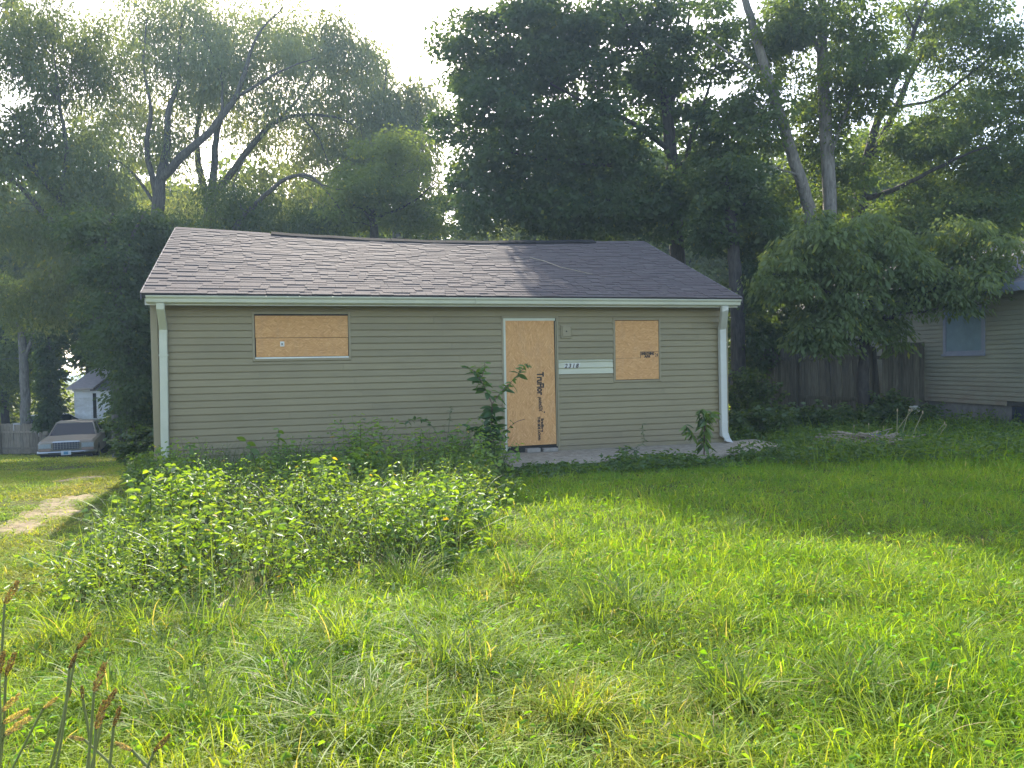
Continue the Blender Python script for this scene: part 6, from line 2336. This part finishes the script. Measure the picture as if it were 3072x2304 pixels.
def car(label, loc, rz, paint, plate=True):
    """x forward, y left, z up; boxy old saloon"""
    root = empty('parked_car', loc, rz)
    tag(root, label, 'car')
    W = 0.90
    prof = [(2.62, 0.86, 0.44, 0.80), (2.52, 0.885, 0.36, 0.865), (2.0, 0.90, 0.30, 0.90), (1.1, 0.905, 0.27, 0.93), (0.9, 0.905, 0.27, 0.94), (-0.9, 0.905, 0.27, 0.95), (-1.3, 0.905, 0.27, 0.955), (-2.2, 0.895, 0.32, 0.93), (-2.6, 0.87, 0.42, 0.86)]
    rings = []
    for x, w, zb, zt in prof:
        mid = zb + 0.62 * (zt - zb)
        rings.append([(x, -w * 0.93, zb), (x, -w, zb + 0.10), (x, -w * 1.0, mid), (x, -w * 0.985, zt - 0.05), (x, -w * 0.90, zt), (x, -w * 0.30, zt + 0.018), (x, 0, zt + 0.022), (x, w * 0.30, zt + 0.018), (x, w * 0.90, zt), (x, w * 0.985, zt - 0.05), (x, w, mid), (x, w, zb + 0.10), (x, w * 0.93, zb)])
    body = MB().add(*skin_rings(rings)).build('body', MATS[paint], root)
    # wheel wells drawn as dark arches, wheels standing in them
    for x in (1.55, -1.5):
        for s in (-1, 1):
            wl = MB().lathe([(0.20, -0.11), (0.325, -0.105), (0.34, -0.06), (0.34, 0.06), (0.325, 0.105), (0.20, 0.11)], 22, axis='y').build('wheel', MATS['rubber'], root, smooth=False)
            wl.location = (x, s * 0.79, 0.33)
            MB().lathe([(0.20, -0.008), (0.19, 0.012), (0.08, 0.02), (0.05, 0.028)], 18, (0, s * 0.105, 0), axis='y').build('hubcap', MATS['chrome'], wl)
            ar = MB()
            n = 12
            vs = []
            for k in range(n + 1):
                a = pi * k / n
                vs += [(x + 0.40 * cos(a), s * 0.909, 0.33 + 0.36 * sin(a)), (x + 0.40 * cos(a), s * 0.86, 0.33 + 0.36 * sin(a))]
            vs += [(x, s * 0.909, 0.28)]
            fs = [(2 * k, 2 * k + 2, 2 * n + 2) for k in range(n)]
            ar.add(vs, fs).build('wheel_arch', MATS['rubber'], root)
    # cabin
    zb, zr = 0.955, 1.40
    b4 = [(0.92, 0.80), (-1.42, 0.80)]
    t4 = [(0.22, 0.63), (-0.98, 0.63)]
    roofm = []
    for x, w, z in ((0.28, 0.62, zr - 0.035), (0.18, 0.645, zr), (-0.35, 0.65, zr + 0.02), (-0.95, 0.645, zr - 0.005), (-1.06, 0.62, zr - 0.04)):
        roofm.append([(x, -w, z - 0.035), (x, -w * 0.93, z), (x, 0, z + 0.022), (x, w * 0.93, z), (x, w, z - 0.035), (x, 0, z - 0.03)])
    MB().add(*skin_rings(roofm)).build('roof', MATS[paint], root)
    MB().add([(0.95, -0.74, zb - 0.005), (0.95, 0.74, zb - 0.005), (0.30, 0.575, zr - 0.045), (0.30, -0.575, zr - 0.045)], [(0, 1, 2, 3)]).build('windscreen', MATS['car_glass'], root)
    MB().add([(-1.42, -0.74, zb), (-1.42, 0.74, zb), (-1.08, 0.575, zr - 0.05), (-1.08, -0.575, zr - 0.05)], [(0, 3, 2, 1)]).build('rear_window', MATS['car_glass'], root)
    for s in (-1, 1):
        MB().add([(0.83, s * 0.80, zb), (-0.10, s * 0.815, zb), (-0.10, s * 0.645, zr - 0.05), (0.235, s * 0.63, zr - 0.05)], [(0, 1, 2, 3)]).build('side_window', MATS['car_glass'], root)
        MB().add([(-0.16, s * 0.815, zb), (-1.22, s * 0.80, zb), (-0.98, s * 0.63, zr - 0.05), (-0.16, s * 0.645, zr - 0.05)], [(0, 1, 2, 3)]).build('side_window', MATS['car_glass'], root)
        for (xa, ya), (xb, yb), r0 in (((0.92, 0.775), (0.27, 0.605), 0.030), ((-0.13, 0.818), (-0.13, 0.648), 0.026), ((-1.34, 0.775), (-1.03, 0.605), 0.075)):
            MB().tube([(xa, s * ya, zb - 0.02), (xb, s * yb, zr - 0.03)], [r0, r0 * 0.9], 6).build('pillar', MATS[paint], root)
        mr = MB().box(0.60, 0.72, s * 0.93 - 0.08, s * 0.93 + 0.08, 0.98, 1.10).build('mirror', MATS[paint], root, 0.02)
        MB().box(0.595, 0.5995, s * 0.93 - 0.07, s * 0.93 + 0.07, 0.99, 1.09).build('mirror_glass', MATS['chrome'], mr)
        hl = MB().box(2.605, 2.635, s * 0.66 - 0.19, s * 0.66 + 0.19, 0.635, 0.775).build('headlight', MATS['lamp_glass'], root, 0.01)
        MB().box(2.6355, 2.640, s * 0.66 - 0.004, s * 0.66 + 0.004, 0.64, 0.77).build('lamp_divider', MATS['chrome'], hl)
        for zz in (0.622, 0.783):
            MB().box(2.60, 2.645, s * 0.66 - 0.21, s * 0.66 + 0.21, zz - 0.006, zz + 0.006).build('lamp_trim', MATS['chrome'], hl)
        ts = MB().box(2.62, 2.65, s * 0.66 - 0.18, s * 0.66 + 0.18, 0.53, 0.605).build('turn_signal', MATS['lamp_amber'], root, 0.006)
        for zz in (0.55, 0.575):
            MB().box(2.6505, 2.655, s * 0.66 - 0.18, s * 0.66 + 0.18, zz, zz + 0.008).build('signal_bar', MATS['chrome'], ts)
    gr = MB().box(2.61, 2.65, -0.40, 0.40, 0.575, 0.825).build('grille', MATS['grille_dark'], root)
    MB().add([(2.60, -0.43, 0.826), (2.66, -0.43, 0.826), (2.66, 0.43, 0.826), (2.60, 0.43, 0.826), (2.60, -0.40, 0.865), (2.65, -0.40, 0.865), (2.65, 0.40, 0.865), (2.60, 0.40, 0.865), (2.65, 0, 0.885), (2.60, 0, 0.885)],
             [(0, 1, 2, 3), (4, 9, 7), (4, 9, 8, 5), (9, 7, 6, 8), (0, 4, 5, 1), (2, 6, 7, 3), (1, 5, 8, 6, 2)]).build('grille_cap', MATS['chrome'], gr)
    for k in range(9):
        y = -0.36 + 0.09 * k
        MB().box(2.6505, 2.656, y - 0.004, y + 0.004, 0.585, 0.82).build('grille_bar', MATS['chrome'], gr)
    for k in range(3):
        z = 0.63 + 0.06 * k
        MB().box(2.6505, 2.6545, -0.39, 0.39, z - 0.003, z + 0.003).build('grille_bar', MATS['chrome'], gr)
    for xs, nm in ((1, 'front_bumper'), (-1, 'rear_bumper')):
        rr = []
        for y, dx in ((-0.93, -0.22), (-0.90, -0.06), (-0.6, 0.03), (0, 0.05), (0.6, 0.03), (0.90, -0.06), (0.93, -0.22)):
            x = xs * (2.66 + dx)
            rr.append([(x - xs * 0.06, y, 0.40), (x, y, 0.42), (x + xs * 0.015, y, 0.47), (x, y, 0.515), (x - xs * 0.06, y, 0.53)])
        bm_ = MB().add(*skin_rings(rr)).build(nm, MATS['chrome'], root)
        MB().box(min(xs * 2.72, xs * 2.735), max(xs * 2.72, xs * 2.735), -0.55, 0.55, 0.455, 0.48).build('rub_strip', MATS['rubber'], bm_)
    MB().box(2.50, 2.60, -0.80, 0.80, 0.24, 0.40).build('valance', MATS['rubber'], root)
    if plate:
        pt = MB().box(2.737, 2.745, -0.155, 0.155, 0.385, 0.535).build('licence_plate', MATS['plate_white'], root)
        MB().box(2.7455, 2.747, -0.075, 0.065, 0.405, 0.505).build('plate_panel', MATS['plate_blue'], pt)
    MB().box(-2.65, -2.60, -0.78, 0.78, 0.56, 0.76).build('tail_light', MATS['lamp_amber'], root)
    return root


cx, cy = -16.75, 29.5
cang = math.atan2(-cy, -cx) - radians(7)
car('old tan boxy sedan parked on the grass drive facing the yard', (cx, cy, float(gz(cx, cy)) - 0.02), cang, 'paint_tan')
cx, cy = -24.3, 41.0
car('white car parked behind the tan sedan beside the white house', (cx, cy, float(gz(cx, cy)) - 0.02), math.atan2(-cy, -cx) + radians(55), 'paint_white', False)

# ------------------------------------------------------------------ blue air volume added to imitate the lens-flare veil
hz = bpy.data.materials.new('flare_haze')
hz.use_nodes = True
nt = hz.node_tree
nt.nodes.remove(nt.nodes['Principled BSDF'])
pv = nt.nodes.new('ShaderNodeVolumePrincipled')
pv.inputs['Color'].default_value = (0.50, 0.73, 1.0, 1)
pv.inputs['Density'].default_value = 0.0010
pv.inputs['Anisotropy'].default_value = 0.35
nt.links.new(pv.outputs[0], nt.nodes['Material Output'].inputs['Volume'])
o = MB().box(-620, 620, -120, 1000, -4.5, 18.5).build('flare_haze', hz)
tag(o, kind='stuff')
